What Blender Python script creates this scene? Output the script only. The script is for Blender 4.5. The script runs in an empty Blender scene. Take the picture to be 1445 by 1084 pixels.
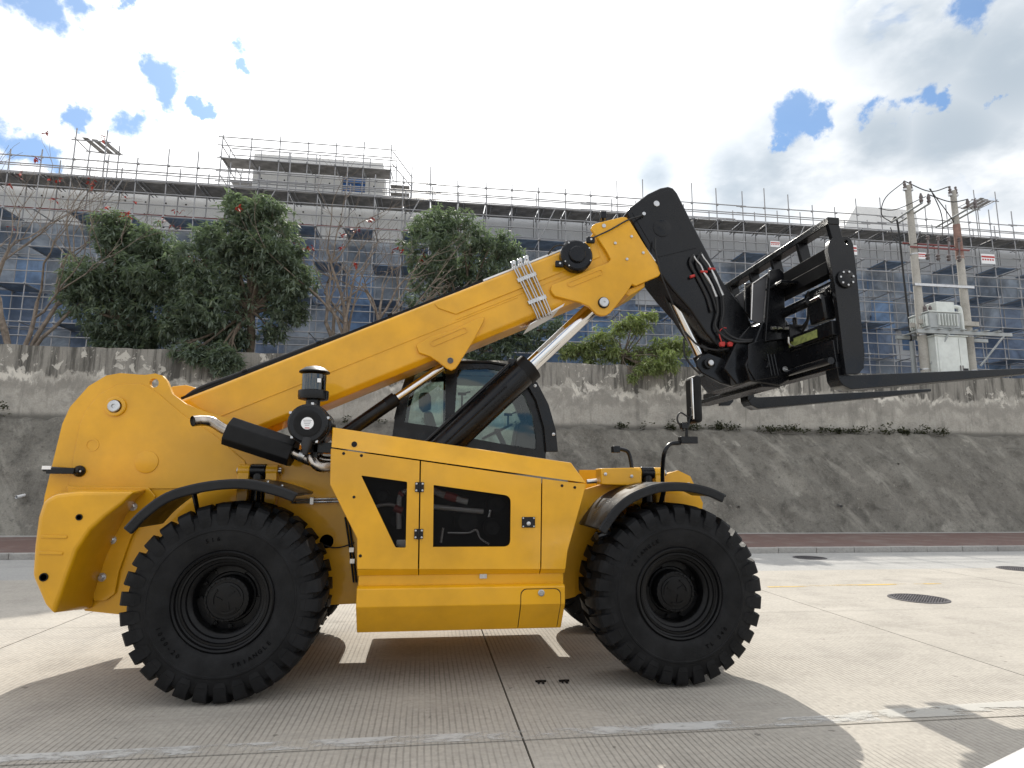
import bpy, bmesh, math, random
import numpy as np
from mathutils import Vector, Matrix, noise
from mathutils.geometry import tessellate_polygon

rnd = random.Random(7)
R_ = math.radians
scene = bpy.context.scene
COL = scene.collection

# ------------------------------------------------------------------ camera
F_PX, CX, CY, CAM_H = 880.0, 722.5, 542.0, 1.68
TH, PI_, RO = R_(7.8), R_(8.85), R_(.43)
FW = Vector((math.sin(TH)*math.cos(PI_), math.cos(TH)*math.cos(PI_), math.sin(PI_)))
_r0 = Vector((math.cos(TH), -math.sin(TH), 0))
_u0 = _r0.cross(FW)
RT = _r0*math.cos(RO) + _u0*math.sin(RO)
UP = _u0*math.cos(RO) - _r0*math.sin(RO)
cam_d = bpy.data.cameras.new('camera')
cam = bpy.data.objects.new('camera', cam_d)
COL.objects.link(cam)
cam_d.sensor_width = 36
cam_d.lens = F_PX/1445*36
cam_d.clip_end = 5000
cam_d.clip_start = .05
cam.matrix_world = Matrix(((RT.x, UP.x, -FW.x, 0), (RT.y, UP.y, -FW.y, 0), (RT.z, UP.z, -FW.z, CAM_H), (0, 0, 0, 1)))
scene.camera = cam

# ------------------------------------------------------------------ light
SUN_EL, SUN_AZ = R_(41.5), R_(-1.5)          # the sun stands behind the machine, azimuth from +Y towards +X
sun_d = bpy.data.lights.new('sun', 'SUN')
sun_d.energy = 3.5
sun_d.angle = R_(.5)
sun_d.color = (1, .95, .86)
sun = bpy.data.objects.new('sun', sun_d)
COL.objects.link(sun)
SUN_DIR = Vector((math.sin(SUN_AZ)*math.cos(SUN_EL), math.cos(SUN_AZ)*math.cos(SUN_EL), math.sin(SUN_EL)))
sun.rotation_euler = SUN_DIR.to_track_quat('Z', 'Y').to_euler()
scene.view_settings.view_transform = 'Standard'
scene.view_settings.look = 'None'
scene.view_settings.gamma = 1
scene.view_settings.exposure = .42
scene.view_settings.use_curve_mapping = False
scene.cycles.max_bounces = 8
scene.cycles.transparent_max_bounces = 16
scene.cycles.use_denoising = True


class NT:
    """small helper around a node tree"""
    def __init__(s, tree):
        s.t = tree; s.n = tree.nodes; s.l = tree.links
    def node(s, kind, **kw):
        n = s.n.new(kind)
        for k, v in kw.items():
            setattr(n, k, v)
        return n
    def inp(s, sock, v):
        if isinstance(v, bpy.types.NodeSocket):
            s.l.new(v, sock)
        elif v is not None:
            if isinstance(v, tuple) and len(v) == 3 and sock.type == 'RGBA':
                v = v + (1,)
            sock.default_value = v
    def math(s, op, a, b=None, c=None, clamp=False):
        n = s.node('ShaderNodeMath', operation=op, use_clamp=clamp)
        for i, v in enumerate((a, b, c)):
            s.inp(n.inputs[i], v)
        return n.outputs[0]
    def vmath(s, op, a, b=None, out=0):
        n = s.node('ShaderNodeVectorMath', operation=op)
        s.inp(n.inputs[0], a)
        if b is not None:
            if op == 'SCALE': s.inp(n.inputs[3], b)
            else: s.inp(n.inputs[1], b)
        return n.outputs[out]
    def mix(s, f, a, b, blend='MIX'):
        n = s.node('ShaderNodeMix', data_type='RGBA', blend_type=blend)
        s.inp(n.inputs[0], f); s.inp(n.inputs[6], a); s.inp(n.inputs[7], b)
        return n.outputs[2]
    def smooth(s, v, lo, hi, a=0., b=1.):
        n = s.node('ShaderNodeMapRange', interpolation_type='SMOOTHSTEP')
        s.inp(n.inputs[0], v)
        for i, q in enumerate((lo, hi, a, b)): s.inp(n.inputs[i+1], q)
        return n.outputs[0]
    def noise(s, vec, scale, detail=4, rough=.55, dist=0.):
        n = s.node('ShaderNodeTexNoise')
        s.inp(n.inputs['Vector'], vec)
        n.inputs['Scale'].default_value = scale; n.inputs['Detail'].default_value = detail
        n.inputs['Roughness'].default_value = rough; n.inputs['Distortion'].default_value = dist
        return n.outputs[0]
    def xyz(s, vec):
        n = s.node('ShaderNodeSeparateXYZ'); s.inp(n.inputs[0], vec); return n.outputs
    def comb(s, x, y, z):
        n = s.node('ShaderNodeCombineXYZ')
        for i, v in enumerate((x, y, z)): s.inp(n.inputs[i], v)
        return n.outputs[0]


def ray_dir(px, py):
    return (FW + RT*((px-CX)/F_PX) + UP*((CY-py)/F_PX)).normalized()


# ------------------------------------------------------------------ sky: Nishita blue with a broken bright cloud deck
world = bpy.data.worlds.new('World')
scene.world = world
world.use_nodes = True
w = NT(world.node_tree)
w.n.clear()
sky = w.node('ShaderNodeTexSky', sky_type='NISHITA', sun_disc=False)
sky.sun_elevation = SUN_EL
sky.sun_rotation = SUN_AZ
sky.air_density = 1.0; sky.dust_density = .6; sky.ozone_density = 2.0
tc = w.node('ShaderNodeTexCoord')
d = w.vmath('NORMALIZE', tc.outputs['Generated'])
dx, dy, dz = w.xyz(d)
den = w.math('ADD', w.math('MAXIMUM', dz, 0.0), .22)
plane = w.comb(w.math('DIVIDE', dx, den), w.math('DIVIDE', dy, den), 0.)
n1 = w.noise(plane, 2.1, 7, .56, .25)
n2 = w.noise(plane, 5.5, 5, .6)
wn = w.node('ShaderNodeTexNoise'); w.inp(wn.inputs['Vector'], d); wn.inputs['Scale'].default_value = 9.; wn.inputs['Detail'].default_value = 7; wn.inputs['Roughness'].default_value = .62
warp = w.vmath('SCALE', w.vmath('SUBTRACT', wn.outputs[1], (.5, .5, .5)), .16)
dw = w.vmath('ADD', d, warp)
holes = None
for (px, py, rad) in ((58, 8, .062), (130, 14, .05), (176, 6, .03), (245, 117, .046), (140, 152, .046), (185, 178, .05), (110, 158, .04), (8, 195, .05), (40, 215, .045), (333, 68, .035), (341, 104, .028),
                      (305, 165, .025), (1128, 148, .050), (1108, 178, .026), (1165, 152, .034), (1255, 154, .036), (1285, 152, .034), (1315, 157, .026), (1372, 10, .05), (1400, 160, .022)):
    c = ray_dir(px, py)
    dist = w.vmath('DISTANCE', dw, (c.x, c.y, c.z), out=1)
    h = w.smooth(dist, rad*.1, rad*.92, 1., 0.)
    holes = h if holes is None else w.math('MAXIMUM', holes, h)
sdot = w.vmath('DOT_PRODUCT', d, tuple(SUN_DIR), out=1)
fwd = w.vmath('DOT_PRODUCT', d, tuple(FW), out=1)
# generic broken cloud everywhere; the openings seen in the photograph are added to it
cover_noise = w.smooth(n1, .40, .47)
nn = w.math('ADD', w.math('MULTIPLY', w.math('SUBTRACT', n2, .5), 1.6), w.math('MULTIPLY', w.math('SUBTRACT', n1, .5), 1.2))
open_ = w.smooth(w.math('ADD', holes, w.math('MULTIPLY', nn, .7)), .16, .80)
open_ = w.math('MULTIPLY', open_, w.smooth(holes, .0, .2))
inview = w.smooth(fwd, .70, .80)
cov = w.math('MAXIMUM', cover_noise, inview)
cov = w.math('MULTIPLY', cov, w.math('SUBTRACT', 1., w.math('MULTIPLY', open_, .9)))
# grey undersides, thicker away from the sun
gn = w.noise(w.vmath('ADD', plane, (3.3, 1.7, 0)), 1.7, 5, .55)
greys = None
for (px, py, rad) in ((1110, 243, .13), (925, 243, .05), (1240, 205, .10), (1345, 195, .12), (1430, 230, .10), (1330, 40, .15), (1430, 90, .14), (1250, 30, .09), (1040, 255, .09)):
    c = ray_dir(px, py)
    dist = w.vmath('DISTANCE', d, (c.x, c.y, c.z), out=1)
    h = w.smooth(dist, rad*.1, rad*1.35, 1., 0.)
    greys = h if greys is None else w.math('MAXIMUM', greys, h)
gfac = w.math('MULTIPLY', greys, w.smooth(w.math('ADD', gn, w.math('MULTIPLY', n2, .4)), .44, .80))
far = w.smooth(sdot, .85, .2)
base = w.mix(w.math('MAXIMUM', w.math('MULTIPLY', gfac, 1.), w.math('MULTIPLY', w.math('MULTIPLY', far, w.smooth(gn, .35, .7)), .18)), (1.0, 1.0, 1.0), (.40, .46, .52))
glow = w.math('POWER', w.math('MAXIMUM', sdot, 0.), 14.)
bright = w.math('ADD', 8.6, w.math('MULTIPLY', glow, 7.))
cloud = w.vmath('SCALE', base, bright)
blue = w.vmath('MULTIPLY', sky.outputs[0], (.40, .66, .88))
blue = w.mix(.20, blue, (3.6, 5.0, 6.8))          # thin veil of high cloud over the blue
skycol = w.mix(cov, blue, cloud)
bg = w.node('ShaderNodeBackground')
w.inp(bg.inputs[0], skycol)
bg.inputs[1].default_value = .115
wo = w.node('ShaderNodeOutputWorld')
w.l.new(bg.outputs[0], wo.inputs[0])


# ------------------------------------------------------------------ materials
MATS = {}
def mat(name, color, rough=.5, metal=0., spec=.5, coat=0., var=.0, vscale=3., bump=0., bscale=60., dust=0., dustcol=(.42, .38, .32)):
    m = bpy.data.materials.new(name); m.use_nodes = True
    t = NT(m.node_tree); b = t.n['Principled BSDF']
    b.inputs['Base Color'].default_value = tuple(color) + (1,)
    b.inputs['Roughness'].default_value = rough
    b.inputs['Metallic'].default_value = metal
    b.inputs['Specular IOR Level'].default_value = spec
    b.inputs['Coat Weight'].default_value = coat
    b.inputs['Coat Roughness'].default_value = .07
    co = t.node('ShaderNodeTexCoord').outputs['Object']
    if var or dust:
        n = t.noise(co, vscale, 6, .6)
        dark = tuple(c*(1-var) for c in color); light = tuple(min(1, c*(1+var)) for c in color)
        col = t.mix(t.smooth(n, .3, .7), dark, light)
        if dust:
            n3 = t.noise(co, vscale*2.3, 8, .7)
            col = t.mix(t.math('MULTIPLY', t.smooth(n3, .45, .75), dust), col, dustcol)
        t.inp(b.inputs['Base Color'], col)
        t.inp(b.inputs['Roughness'], t.smooth(t.noise(co, vscale*1.7, 6, .65), .25, .75, max(0, rough-.10), min(1, rough+.14)))
    if bump:
        bn = t.node('ShaderNodeBump'); bn.inputs['Strength'].default_value = bump; bn.inputs['Distance'].default_value = .01
        t.inp(bn.inputs['Height'], t.noise(co, bscale, 4, .6))
        t.inp(b.inputs['Normal'], bn.outputs[0])
    MATS[name] = m
    return m

YEL = mat('yellow_paint', (.68, .340, .005), .42, 0, .30, .50, var=.13, vscale=1.6, bump=.03, bscale=14, dust=.05, dustcol=(.55, .36, .10))
BLK = mat('black_paint', (.0045, .0048, .006), .24, 0, .26, .08, var=.2, vscale=3, dust=.02, dustcol=(.06, .06, .06))
BLKM = mat('black_matt', (.006, .006, .0065), .5, 0, .22, 0, var=.2, vscale=4, bump=.08, bscale=40)
RUB = mat('rubber', (.0085, .0087, .0095), .58, 0, .18, 0, var=.40, vscale=4, bump=.14, bscale=55, dust=.20, dustcol=(.032, .032, .034))
RIM = mat('rim_black', (.0045, .0045, .005), .38, 0, .22, 0, var=.2, vscale=5)
BLKD = mat('black_beam_paint', (.005, .0052, .006), .6, 0, .05, 0, var=.2, vscale=3)
FEN = mat('fender_plastic', (.009, .0095, .011), .34, 0, .26, 0, var=.2, vscale=3, dust=.06, dustcol=(.10, .09, .08))
CHR = mat('chrome', (.70, .69, .68), .10, 1.)
EXH = mat('exhaust_steel', (.40, .36, .32), .22, 1., var=.3, vscale=9)
STL = mat('steel', (.50, .50, .50), .32, 1., var=.1, vscale=8)
PIPE = mat('zinc_pipe', (.62, .60, .57), .30, 1., var=.1, vscale=8)
WHT = mat('white_strip', (.78, .79, .80), .45)
RED = mat('red_cap', (.45, .03, .025), .5)
HOSE = mat('hose', (.012, .012, .013), .6)
BRAID = mat('braided_hose', (.48, .48, .48), .38, .8, bump=.6, bscale=300)
ENG = mat('engine_dark', (.010, .010, .011), .6, 0, .25, var=.3, vscale=6)
RDBR = mat('engine_red', (.20, .025, .02), .5)
GREY = mat('grey_panel', (.09, .09, .095), .35, .2)
SEAT = mat('seat_fabric', (.06, .06, .06), .8)
LABW = mat('decal', (.8, .8, .8), .4)

def glass_mat(name, tint, refl=.08, alpha_tint=.8):
    m = bpy.data.materials.new(name); m.use_nodes = True
    t = NT(m.node_tree); t.n.clear()
    tr = t.node('ShaderNodeBsdfTransparent'); tr.inputs[0].default_value = tint + (1,)
    gl = t.node('ShaderNodeBsdfGlossy'); gl.inputs['Roughness'].default_value = .02; gl.inputs[0].default_value = (.9, .95, .95, 1)
    fr = t.node('ShaderNodeFresnel'); fr.inputs[0].default_value = 1.5
    mx = t.node('ShaderNodeMixShader')
    t.inp(mx.inputs[0], t.math('ADD', fr.outputs[0], refl)); t.l.new(tr.outputs[0], mx.inputs[1]); t.l.new(gl.outputs[0], mx.inputs[2])
    o = t.node('ShaderNodeOutputMaterial'); t.l.new(mx.outputs[0], o.inputs[0])
    return m
GLS = glass_mat('cab_glass', (.62, .74, .69), .02)
BOWL = glass_mat('bowl_plastic', (.16, .14, .12), .05)

def screen_mat():
    m = bpy.data.materials.new('perforated_screen'); m.use_nodes = True
    t = NT(m.node_tree); b = t.n['Principled BSDF']
    b.inputs['Base Color'].default_value = (.004, .004, .0045, 1); b.inputs['Roughness'].default_value = .5; b.inputs['Specular IOR Level'].default_value = .12
    co = t.node('ShaderNodeTexCoord').outputs['Object']
    x, y, z = t.xyz(co)
    k = 2*math.pi/.014
    row = t.math('MULTIPLY', t.math('FLOOR', t.math('DIVIDE', z, .0121)), math.pi)
    a = t.math('SINE', t.math('ADD', t.math('MULTIPLY', x, k), row))
    c = t.math('ABSOLUTE', t.math('SINE', t.math('MULTIPLY', z, math.pi/.0121)))
    hole = t.math('MULTIPLY', t.smooth(a, -.55, -.25), t.smooth(c, .3, .5))
    t.inp(b.inputs['Alpha'], t.math('SUBTRACT', 1., hole))
    return m
SCR = screen_mat()


def concrete_mat(name, col, dark, light, grooves=0., scale=1., streak=0., bump=.3, bsc=30., light_amt=.4, dark_amt=.6, topz=None, bdist=.012, mottle=0.):
    m = bpy.data.materials.new(name); m.use_nodes = True
    t = NT(m.node_tree); b = t.n['Principled BSDF']
    b.inputs['Roughness'].default_value = .85; b.inputs['Specular IOR Level'].default_value = .25
    co = t.node('ShaderNodeNewGeometry').outputs['Position']
    x, y, z = t.xyz(co)
    big = t.noise(co, .35*scale, 5, .6, .4); mid = t.noise(co, 1.6*scale, 7, .65, .3); fine = t.noise(co, 22*scale, 6, .7)
    c = t.mix(t.math('MULTIPLY', t.smooth(mid, .45, .72), dark_amt), col, dark)
    c = t.mix(t.math('MULTIPLY', t.smooth(big, .5, .72), light_amt), c, light)
    c = t.mix(.35, c, t.vmath('SCALE', c, t.smooth(fine, .25, .75, .55, 1.35)))
    if mottle:
        qd = t.math('ADD', t.math('MULTIPLY', x, .85), t.math('MULTIPLY', z, .6)); rd = t.math('SUBTRACT', t.math('MULTIPLY', z, .75), t.math('MULTIPLY', x, .4))
        diag = t.comb(qd, t.math('MULTIPLY', rd, .38), t.math('MULTIPLY', y, .3))
        m1_ = t.noise(diag, 1.3, 8, .68, .25); m2_ = t.noise(co, 1.5, 7, .62, .2); m3_ = t.noise(co, 9., 8, .75)
        c = t.mix(t.math('MULTIPLY', t.smooth(m1_, .52, .72), mottle*.55), c, dark)
        c = t.mix(t.math('MULTIPLY', t.smooth(m1_, .46, .32), mottle*.55), c, light)
        c = t.mix(t.math('MULTIPLY', t.smooth(m2_, .63, .69), mottle*.7), c, light)
        c = t.mix(t.math('MULTIPLY', t.smooth(m3_, .52, .70), mottle*.8), c, dark)
        c = t.mix(t.math('MULTIPLY', t.smooth(m3_, .44, .30), mottle*.5), c, light)
    h = t.math('ADD', t.math('MULTIPLY', fine, .5), t.math('MULTIPLY', mid, .8))
    if streak:
        # upper zone: dark weathered skin with run-off streaks; its ragged lower edge peels into pale patches; below it smooth grey
        st = t.noise(t.comb(t.math('MULTIPLY', x, 2.6), t.math('MULTIPLY', y, .5), t.math('MULTIPLY', z, .20)), 1.5, 7, .7, .2)
        ed = t.noise(t.comb(t.math('MULTIPLY', x, .8), y, t.math('MULTIPLY', z, .5)), 1.3, 9, .70, .5)
        zz_ = t.math('ADD', z, t.math('MULTIPLY', t.math('SUBTRACT', ed, .5), 2.3))
        up_ = t.smooth(zz_, topz-.95, topz-.80)
        c = t.mix(t.math('MULTIPLY', up_, .55), c, dark)
        c = t.mix(t.math('MULTIPLY', t.math('MULTIPLY', up_, t.smooth(st, .42, .62)), streak), c, tuple(q*.38 for q in dark))
        c = t.mix(t.math('MULTIPLY', t.smooth(st, .52, .70), .40), c, tuple(q*.6 for q in dark))
        band = t.math('MULTIPLY', t.smooth(zz_, topz-1.12, topz-1.02), t.smooth(zz_, topz-.80, topz-.92))
        pt = t.noise(co, 1.1, 5, .6)
        c = t.mix(t.math('MULTIPLY', band, t.smooth(pt, .49, .60, .08, .9)), c, tuple(min(1, q*1.15) for q in light))
        pv = t.noise(t.comb(t.math('MULTIPLY', x, 1.5), y, t.math('MULTIPLY', z, 1.1)), 2.1, 8, .64, .5)
        c = t.mix(t.math('MULTIPLY', t.math('MULTIPLY', t.smooth(pv, .59, .62), t.smooth(z, topz-1.7, topz-1.1)), .8), c, light)
        mid_ = t.math('MULTIPLY', t.smooth(zz_, topz-1.65, topz-1.35), t.smooth(zz_, topz-1.0, topz-1.25))
        c = t.mix(t.math('MULTIPLY', mid_, .45), c, dark)
        c = t.mix(t.smooth(z, topz-2.05, topz-2.25, 0., .8), c, tuple(q*.5 for q in dark))
    if grooves:
        g = t.math('SINE', t.math('ADD', t.math('MULTIPLY', x, 2*math.pi/.043), t.math('MULTIPLY', t.noise(co, 2.2, 3, .5), 2.2)))
        gm = t.smooth(t.noise(co, .8, 5, .65, .5), .30, .62)
        g = t.math('MULTIPLY', t.smooth(g, .35, .95), gm)
        c = t.mix(t.math('MULTIPLY', g, .55*grooves), c, t.vmath('SCALE', c, .40))
        # cross scuffs and tyre dust along X
        sc = t.noise(t.comb(t.math('MULTIPLY', x, .35), t.math('MULTIPLY', y, 3.0), z), 1.3, 7, .7, .3)
        c = t.mix(t.math('MULTIPLY', t.smooth(sc, .52, .72), .35), c, light)
        c = t.mix(t.math('MULTIPLY', t.smooth(sc, .46, .28), .5), c, dark)
        ol = t.noise(co, .55, 6, .62, .4)
        c = t.mix(t.math('MULTIPLY', t.smooth(ol, .60, .72), .40), c, tuple(q*.62 for q in dark))
        sp = t.noise(co, 9, 3, .5)
        c = t.mix(t.math('MULTIPLY', t.smooth(sp, .70, .74), .6), c, tuple(q*.3 for q in dark))
        h = t.math('SUBTRACT', h, t.math('MULTIPLY', g, 1.4))
    t.inp(b.inputs['Base Color'], c)
    bn = t.node('ShaderNodeBump'); bn.inputs['Strength'].default_value = bump; bn.inputs['Distance'].default_value = bdist
    t.inp(bn.inputs['Height'], h); t.inp(b.inputs['Normal'], bn.outputs[0])
    return m
ROAD = concrete_mat('road_concrete', (.42, .390, .343), (.32, .296, .262), (.51, .477, .425), grooves=1., bump=.25)
ROADB = concrete_mat('road_concrete_grey_and_shade', (.37, .365, .35), (.30, .295, .285), (.42, .41, .395), grooves=.3, bump=.25)  # plain grey for the aprons; along the kerb it also carries painted shade
JOINT = concrete_mat('joint_dirt', (.07, .065, .06), (.04, .04, .035), (.12, .11, .10))
KERB = concrete_mat('kerb_concrete', (.36, .35, .33), (.22, .21, .20), (.46, .45, .43), bump=.4)
SHOT = concrete_mat('shotcrete', (.205, .193, .168), (.085, .080, .070), (.41, .39, .34), scale=1.15, bump=1., light_amt=.55, dark_amt=.8, bdist=.09, mottle=.9)
WALLC = concrete_mat('wall_concrete', (.38, .358, .318), (.185, .175, .155), (.56, .53, .47), streak=.95, bump=.6, topz=5.75, light_amt=.6, bdist=.03, mottle=.45)
BLDC = concrete_mat('building_concrete', (.74, .735, .72), (.64, .635, .625), (.80, .795, .78), bump=.2)
BLDG = concrete_mat('building_grey', (.52, .53, .545), (.46, .47, .485), (.58, .585, .60), bump=.2)
POLEC = concrete_mat('pole_concrete', (.42, .40, .36), (.25, .235, .21), (.52, .50, .46), bump=.2)
EARTH = concrete_mat('earth', (.13, .11, .08), (.07, .06, .045), (.2, .17, .12), bump=.8)
TUBE = mat('scaffold_tube', (.33, .33, .34), .5, .2, var=.25, vscale=.7)
REDT = mat('scaffold_tube_red', (.20, .05, .045), .6)
PLK = mat('scaffold_board', (.24, .23, .22), .8, var=.3, vscale=1.5)
PLKB = mat('scaffold_board_blue', (.22, .29, .40), .7, var=.3, vscale=1.5)
BWIN = mat('window_blue', (.13, .21, .35), .25, var=.4, vscale=.8)
BFRM = mat('window_frame_grey', (.25, .26, .28), .5)
XFW = mat('transformer_paint', (.62, .65, .62), .5, var=.08, vscale=3, dust=.2)
XFG = mat('transformer_grey', (.34, .36, .36), .5, var=.1, vscale=3)
INS = mat('insulator', (.12, .10, .10), .3)
CAST = mat('cast_iron', (.085, .08, .085), .6, .3, var=.3, vscale=8, bump=.4, bscale=60)
BARK = mat('bark', (.11, .085, .062), .9, var=.35, vscale=6, bump=.6, bscale=25)
BARKG = mat('bark_grey', (.19, .155, .125), .9, var=.35, vscale=6, bump=.5, bscale=25)
FLWR = mat('red_leaf', (.42, .045, .03), .6)

def brick_mat():
    m = bpy.data.materials.new('red_pavers'); m.use_nodes = True
    t = NT(m.node_tree); b = t.n['Principled BSDF']; b.inputs['Roughness'].default_value = .85
    co = t.node('ShaderNodeNewGeometry').outputs['Position']
    br = t.node('ShaderNodeTexBrick'); t.inp(br.inputs['Vector'], co)
    br.inputs['Scale'].default_value = 4.5
    for i, c in enumerate(((.17, .095, .078, 1), (.13, .075, .065, 1), (.10, .085, .075, 1))): br.inputs[i+1].default_value = c
    n = t.noise(co, 1.2, 6, .6)
    t.inp(b.inputs['Base Color'], t.mix(t.smooth(n, .45, .7, 0, .5), br.outputs[0], (.22, .19, .17)))
    return m
PAVE = brick_mat()

def leaf_mat(name, c1, c2, c3):
    m = bpy.data.materials.new(name); m.use_nodes = True
    t = NT(m.node_tree); t.n.clear()
    at = t.node('ShaderNodeAttribute', attribute_name='tone')
    c = t.mix(t.smooth(at.outputs['Fac'], .0, .6), c1, c2)
    c = t.mix(t.smooth(at.outputs['Fac'], .72, 1.), c, c3)
    pb = t.node('ShaderNodeBsdfPrincipled'); t.inp(pb.inputs['Base Color'], c); pb.inputs['Roughness'].default_value = .6; pb.inputs['Specular IOR Level'].default_value = .25
    tl = t.node('ShaderNodeBsdfTranslucent'); t.inp(tl.inputs[0], t.vmath('MULTIPLY', c, (1.15, 1.3, .75)))
    mx = t.node('ShaderNodeMixShader'); mx.inputs[0].default_value = .38
    t.l.new(pb.outputs[0], mx.inputs[1]); t.l.new(tl.outputs[0], mx.inputs[2])
    o = t.node('ShaderNodeOutputMaterial'); t.l.new(mx.outputs[0], o.inputs[0])
    return m
LEAFD = leaf_mat('leaf_dark', (.13, .165, .135), (.175, .215, .17), (.25, .285, .19))
LEAFL = leaf_mat('leaf_light', (.17, .21, .10), (.25, .29, .13), (.38, .40, .19))

def net_mat(name, col, op):
    m = bpy.data.materials.new(name); m.use_nodes = True
    t = NT(m.node_tree); t.n.clear()
    co = t.node('ShaderNodeNewGeometry').outputs['Position']
    n = t.noise(co, .6, 5, .6, .5)
    c = t.mix(t.smooth(n, .35, .7), tuple(q*.55 for q in col), tuple(min(1, q*1.25) for q in col))
    df = t.node('ShaderNodeBsdfDiffuse'); t.inp(df.inputs[0], c)
    tl = t.node('ShaderNodeBsdfTranslucent'); t.inp(tl.inputs[0], c)
    m1 = t.node('ShaderNodeMixShader'); m1.inputs[0].default_value = .4
    t.l.new(df.outputs[0], m1.inputs[1]); t.l.new(tl.outputs[0], m1.inputs[2])
    tr = t.node('ShaderNodeBsdfTransparent')
    m2 = t.node('ShaderNodeMixShader')
    t.inp(m2.inputs[0], t.smooth(t.noise(co, .45, 4, .6), .3, .7, op-.18, op+.14))
    t.l.new(tr.outputs[0], m2.inputs[1]); t.l.new(m1.outputs[0], m2.inputs[2])
    o = t.node('ShaderNodeOutputMaterial'); t.l.new(m2.outputs[0], o.inputs[0])
    return m
NET1 = net_mat('net_blue', (.27, .41, .64), .78)
NET2 = net_mat('net_greyblue', (.44, .50, .58), .74)
NET3 = net_mat('net_deep', (.27, .35, .50), .82)


# ------------------------------------------------------------------ geometry helpers
def at(px, py, Y):
    """where the sight line of a photo pixel meets the plane Y: used to read real outlines off the photograph"""
    q = FW + RT*((px-CX)/F_PX) + UP*((CY-py)/F_PX)
    k = Y/q.y
    return Vector((q.x*k, Y, CAM_H + q.z*k))
def xz(pts, Y):
    return [(lambda v: (v.x, v.z))(at(a, b, Y)) for a, b in pts]

WLOC = {}
def wl(o): return WLOC.get(o.name, Vector((0, 0, 0)))

class MB:
    def __init__(s): s.v = []; s.f = []
    def add(s, vs, fs):
        o = len(s.v); s.v += [tuple(q) for q in vs]; s.f += [tuple(i+o for i in f) for f in fs]; return s
    def box(s, x0, x1, y0, y1, z0, z1):
        vs = [(x, y, z) for z in (z0, z1) for y in (y0, y1) for x in (x0, x1)]
        return s.add(vs, [(0, 2, 3, 1), (4, 5, 7, 6), (0, 1, 5, 4), (2, 6, 7, 3), (0, 4, 6, 2), (1, 3, 7, 5)])
    def prism(s, pts, vec):
        """polygon of 3D points pushed along vec"""
        n = len(pts); vec = Vector(vec); pts = [Vector(p) for p in pts]
        nr = Vector((0, 0, 0))
        for i in range(n):
            a, b = pts[i], pts[(i+1) % n]; nr += a.cross(b)
        if nr.dot(vec) > 0: pts = pts[::-1]
        vs = pts + [p+vec for p in pts]
        fs = [tuple(range(n)), tuple(range(2*n-1, n-1, -1))]
        fs += [(i, i+n, (i+1) % n+n, (i+1) % n) for i in range(n)]
        return s.add(vs, fs)
    def ext(s, pts, y0, y1):
        return s.prism([(x, y0, z) for x, z in pts], (0, y1-y0, 0))
    def ext_px(s, pts, y0, y1):
        return s.ext(xz(pts, y0), y0, y1)
    def holed(s, outer, holes, y0, y1):
        loops = [outer]+holes
        tri = tessellate_polygon([[Vector((x, z, 0)) for x, z in L] for L in loops])
        flat = [p for L in loops for p in L]; n = len(flat)
        vs = [(x, y0, z) for x, z in flat]+[(x, y1, z) for x, z in flat]
        fs = []
        for t in tri:
            a, b, c = (Vector((flat[i][0], flat[i][1])) for i in t)
            ccw = (b-a).x*(c-a).y-(b-a).y*(c-a).x > 0
            t = tuple(t) if ccw else tuple(t)[::-1]
            fs.append(t); fs.append(tuple(i+n for i in t[::-1]))
        o = 0
        for L in loops:
            k = len(L)
            for i in range(k): fs.append((o+i, o+(i+1) % k, o+(i+1) % k+n, o+i+n))
            o += k
        return s.add(vs, fs)
    def tube(s, path, r, n=8, cap=True):
        path = [Vector(p) for p in path]; m = len(path)
        rs = r if isinstance(r, (list, tuple)) else [r]*m
        t0 = (path[1]-path[0]).normalized()
        u = t0.orthogonal().normalized()
        vs = []; fs = []
        for i, p in enumerate(path):
            t = (path[min(i+1, m-1)]-path[max(i-1, 0)]).normalized()
            u = (u-t*u.dot(t)); u = u.normalized() if u.length > 1e-6 else t.orthogonal().normalized()
            vv = t.cross(u)
            for k in range(n):
                a = 2*math.pi*k/n
                vs.append(p+(u*math.cos(a)+vv*math.sin(a))*rs[i])
        for i in range(m-1):
            for k in range(n):
                fs.append((i*n+k, i*n+(k+1) % n, (i+1)*n+(k+1) % n, (i+1)*n+k))
        if cap:
            fs.append(tuple(range(n-1, -1, -1))); fs.append(tuple((m-1)*n+k for k in range(n)))
        return s.add(vs, fs)
    def cyl(s, a, b, r, n=20): return s.tube([a, b], r, n)
    def lathe(s, prof, c, axis='Y', n=32, close=False):
        """prof: (radius, offset along axis)"""
        c = Vector(c); m = len(prof); vs = []; fs = []
        for r, h in prof:
            for k in range(n):
                a = 2*math.pi*k/n; p, q = r*math.cos(a), r*math.sin(a)
                vs.append(c+Vector({'Y': (p, h, q), 'Z': (p, q, h), 'X': (h, p, q)}[axis]))
        for i in range(m-1 if not close else m):
            j = (i+1) % m
            for k in range(n): fs.append((i*n+k, i*n+(k+1) % n, j*n+(k+1) % n, j*n+k))
        if not close:
            if prof[0][0] > 1e-4: fs.append(tuple(range(n))[::-1])
            if prof[-1][0] > 1e-4: fs.append(tuple((m-1)*n+k for k in range(n)))
        return s.add(vs, fs)
    def mesh(s, name):
        me = bpy.data.meshes.new(name); me.from_pydata(s.v, [], s.f)
        bm = bmesh.new(); bm.from_mesh(me)
        bmesh.ops.recalc_face_normals(bm, faces=bm.faces); bm.to_mesh(me); bm.free()
        return me
    def build(s, name, m, parent=None, bevel=0., smooth=True, kind=None, label=None, seg=2):
        me = s.mesh(name); me.materials.append(m)
        return put(name, me, parent, bevel, smooth, kind, label, seg)

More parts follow.
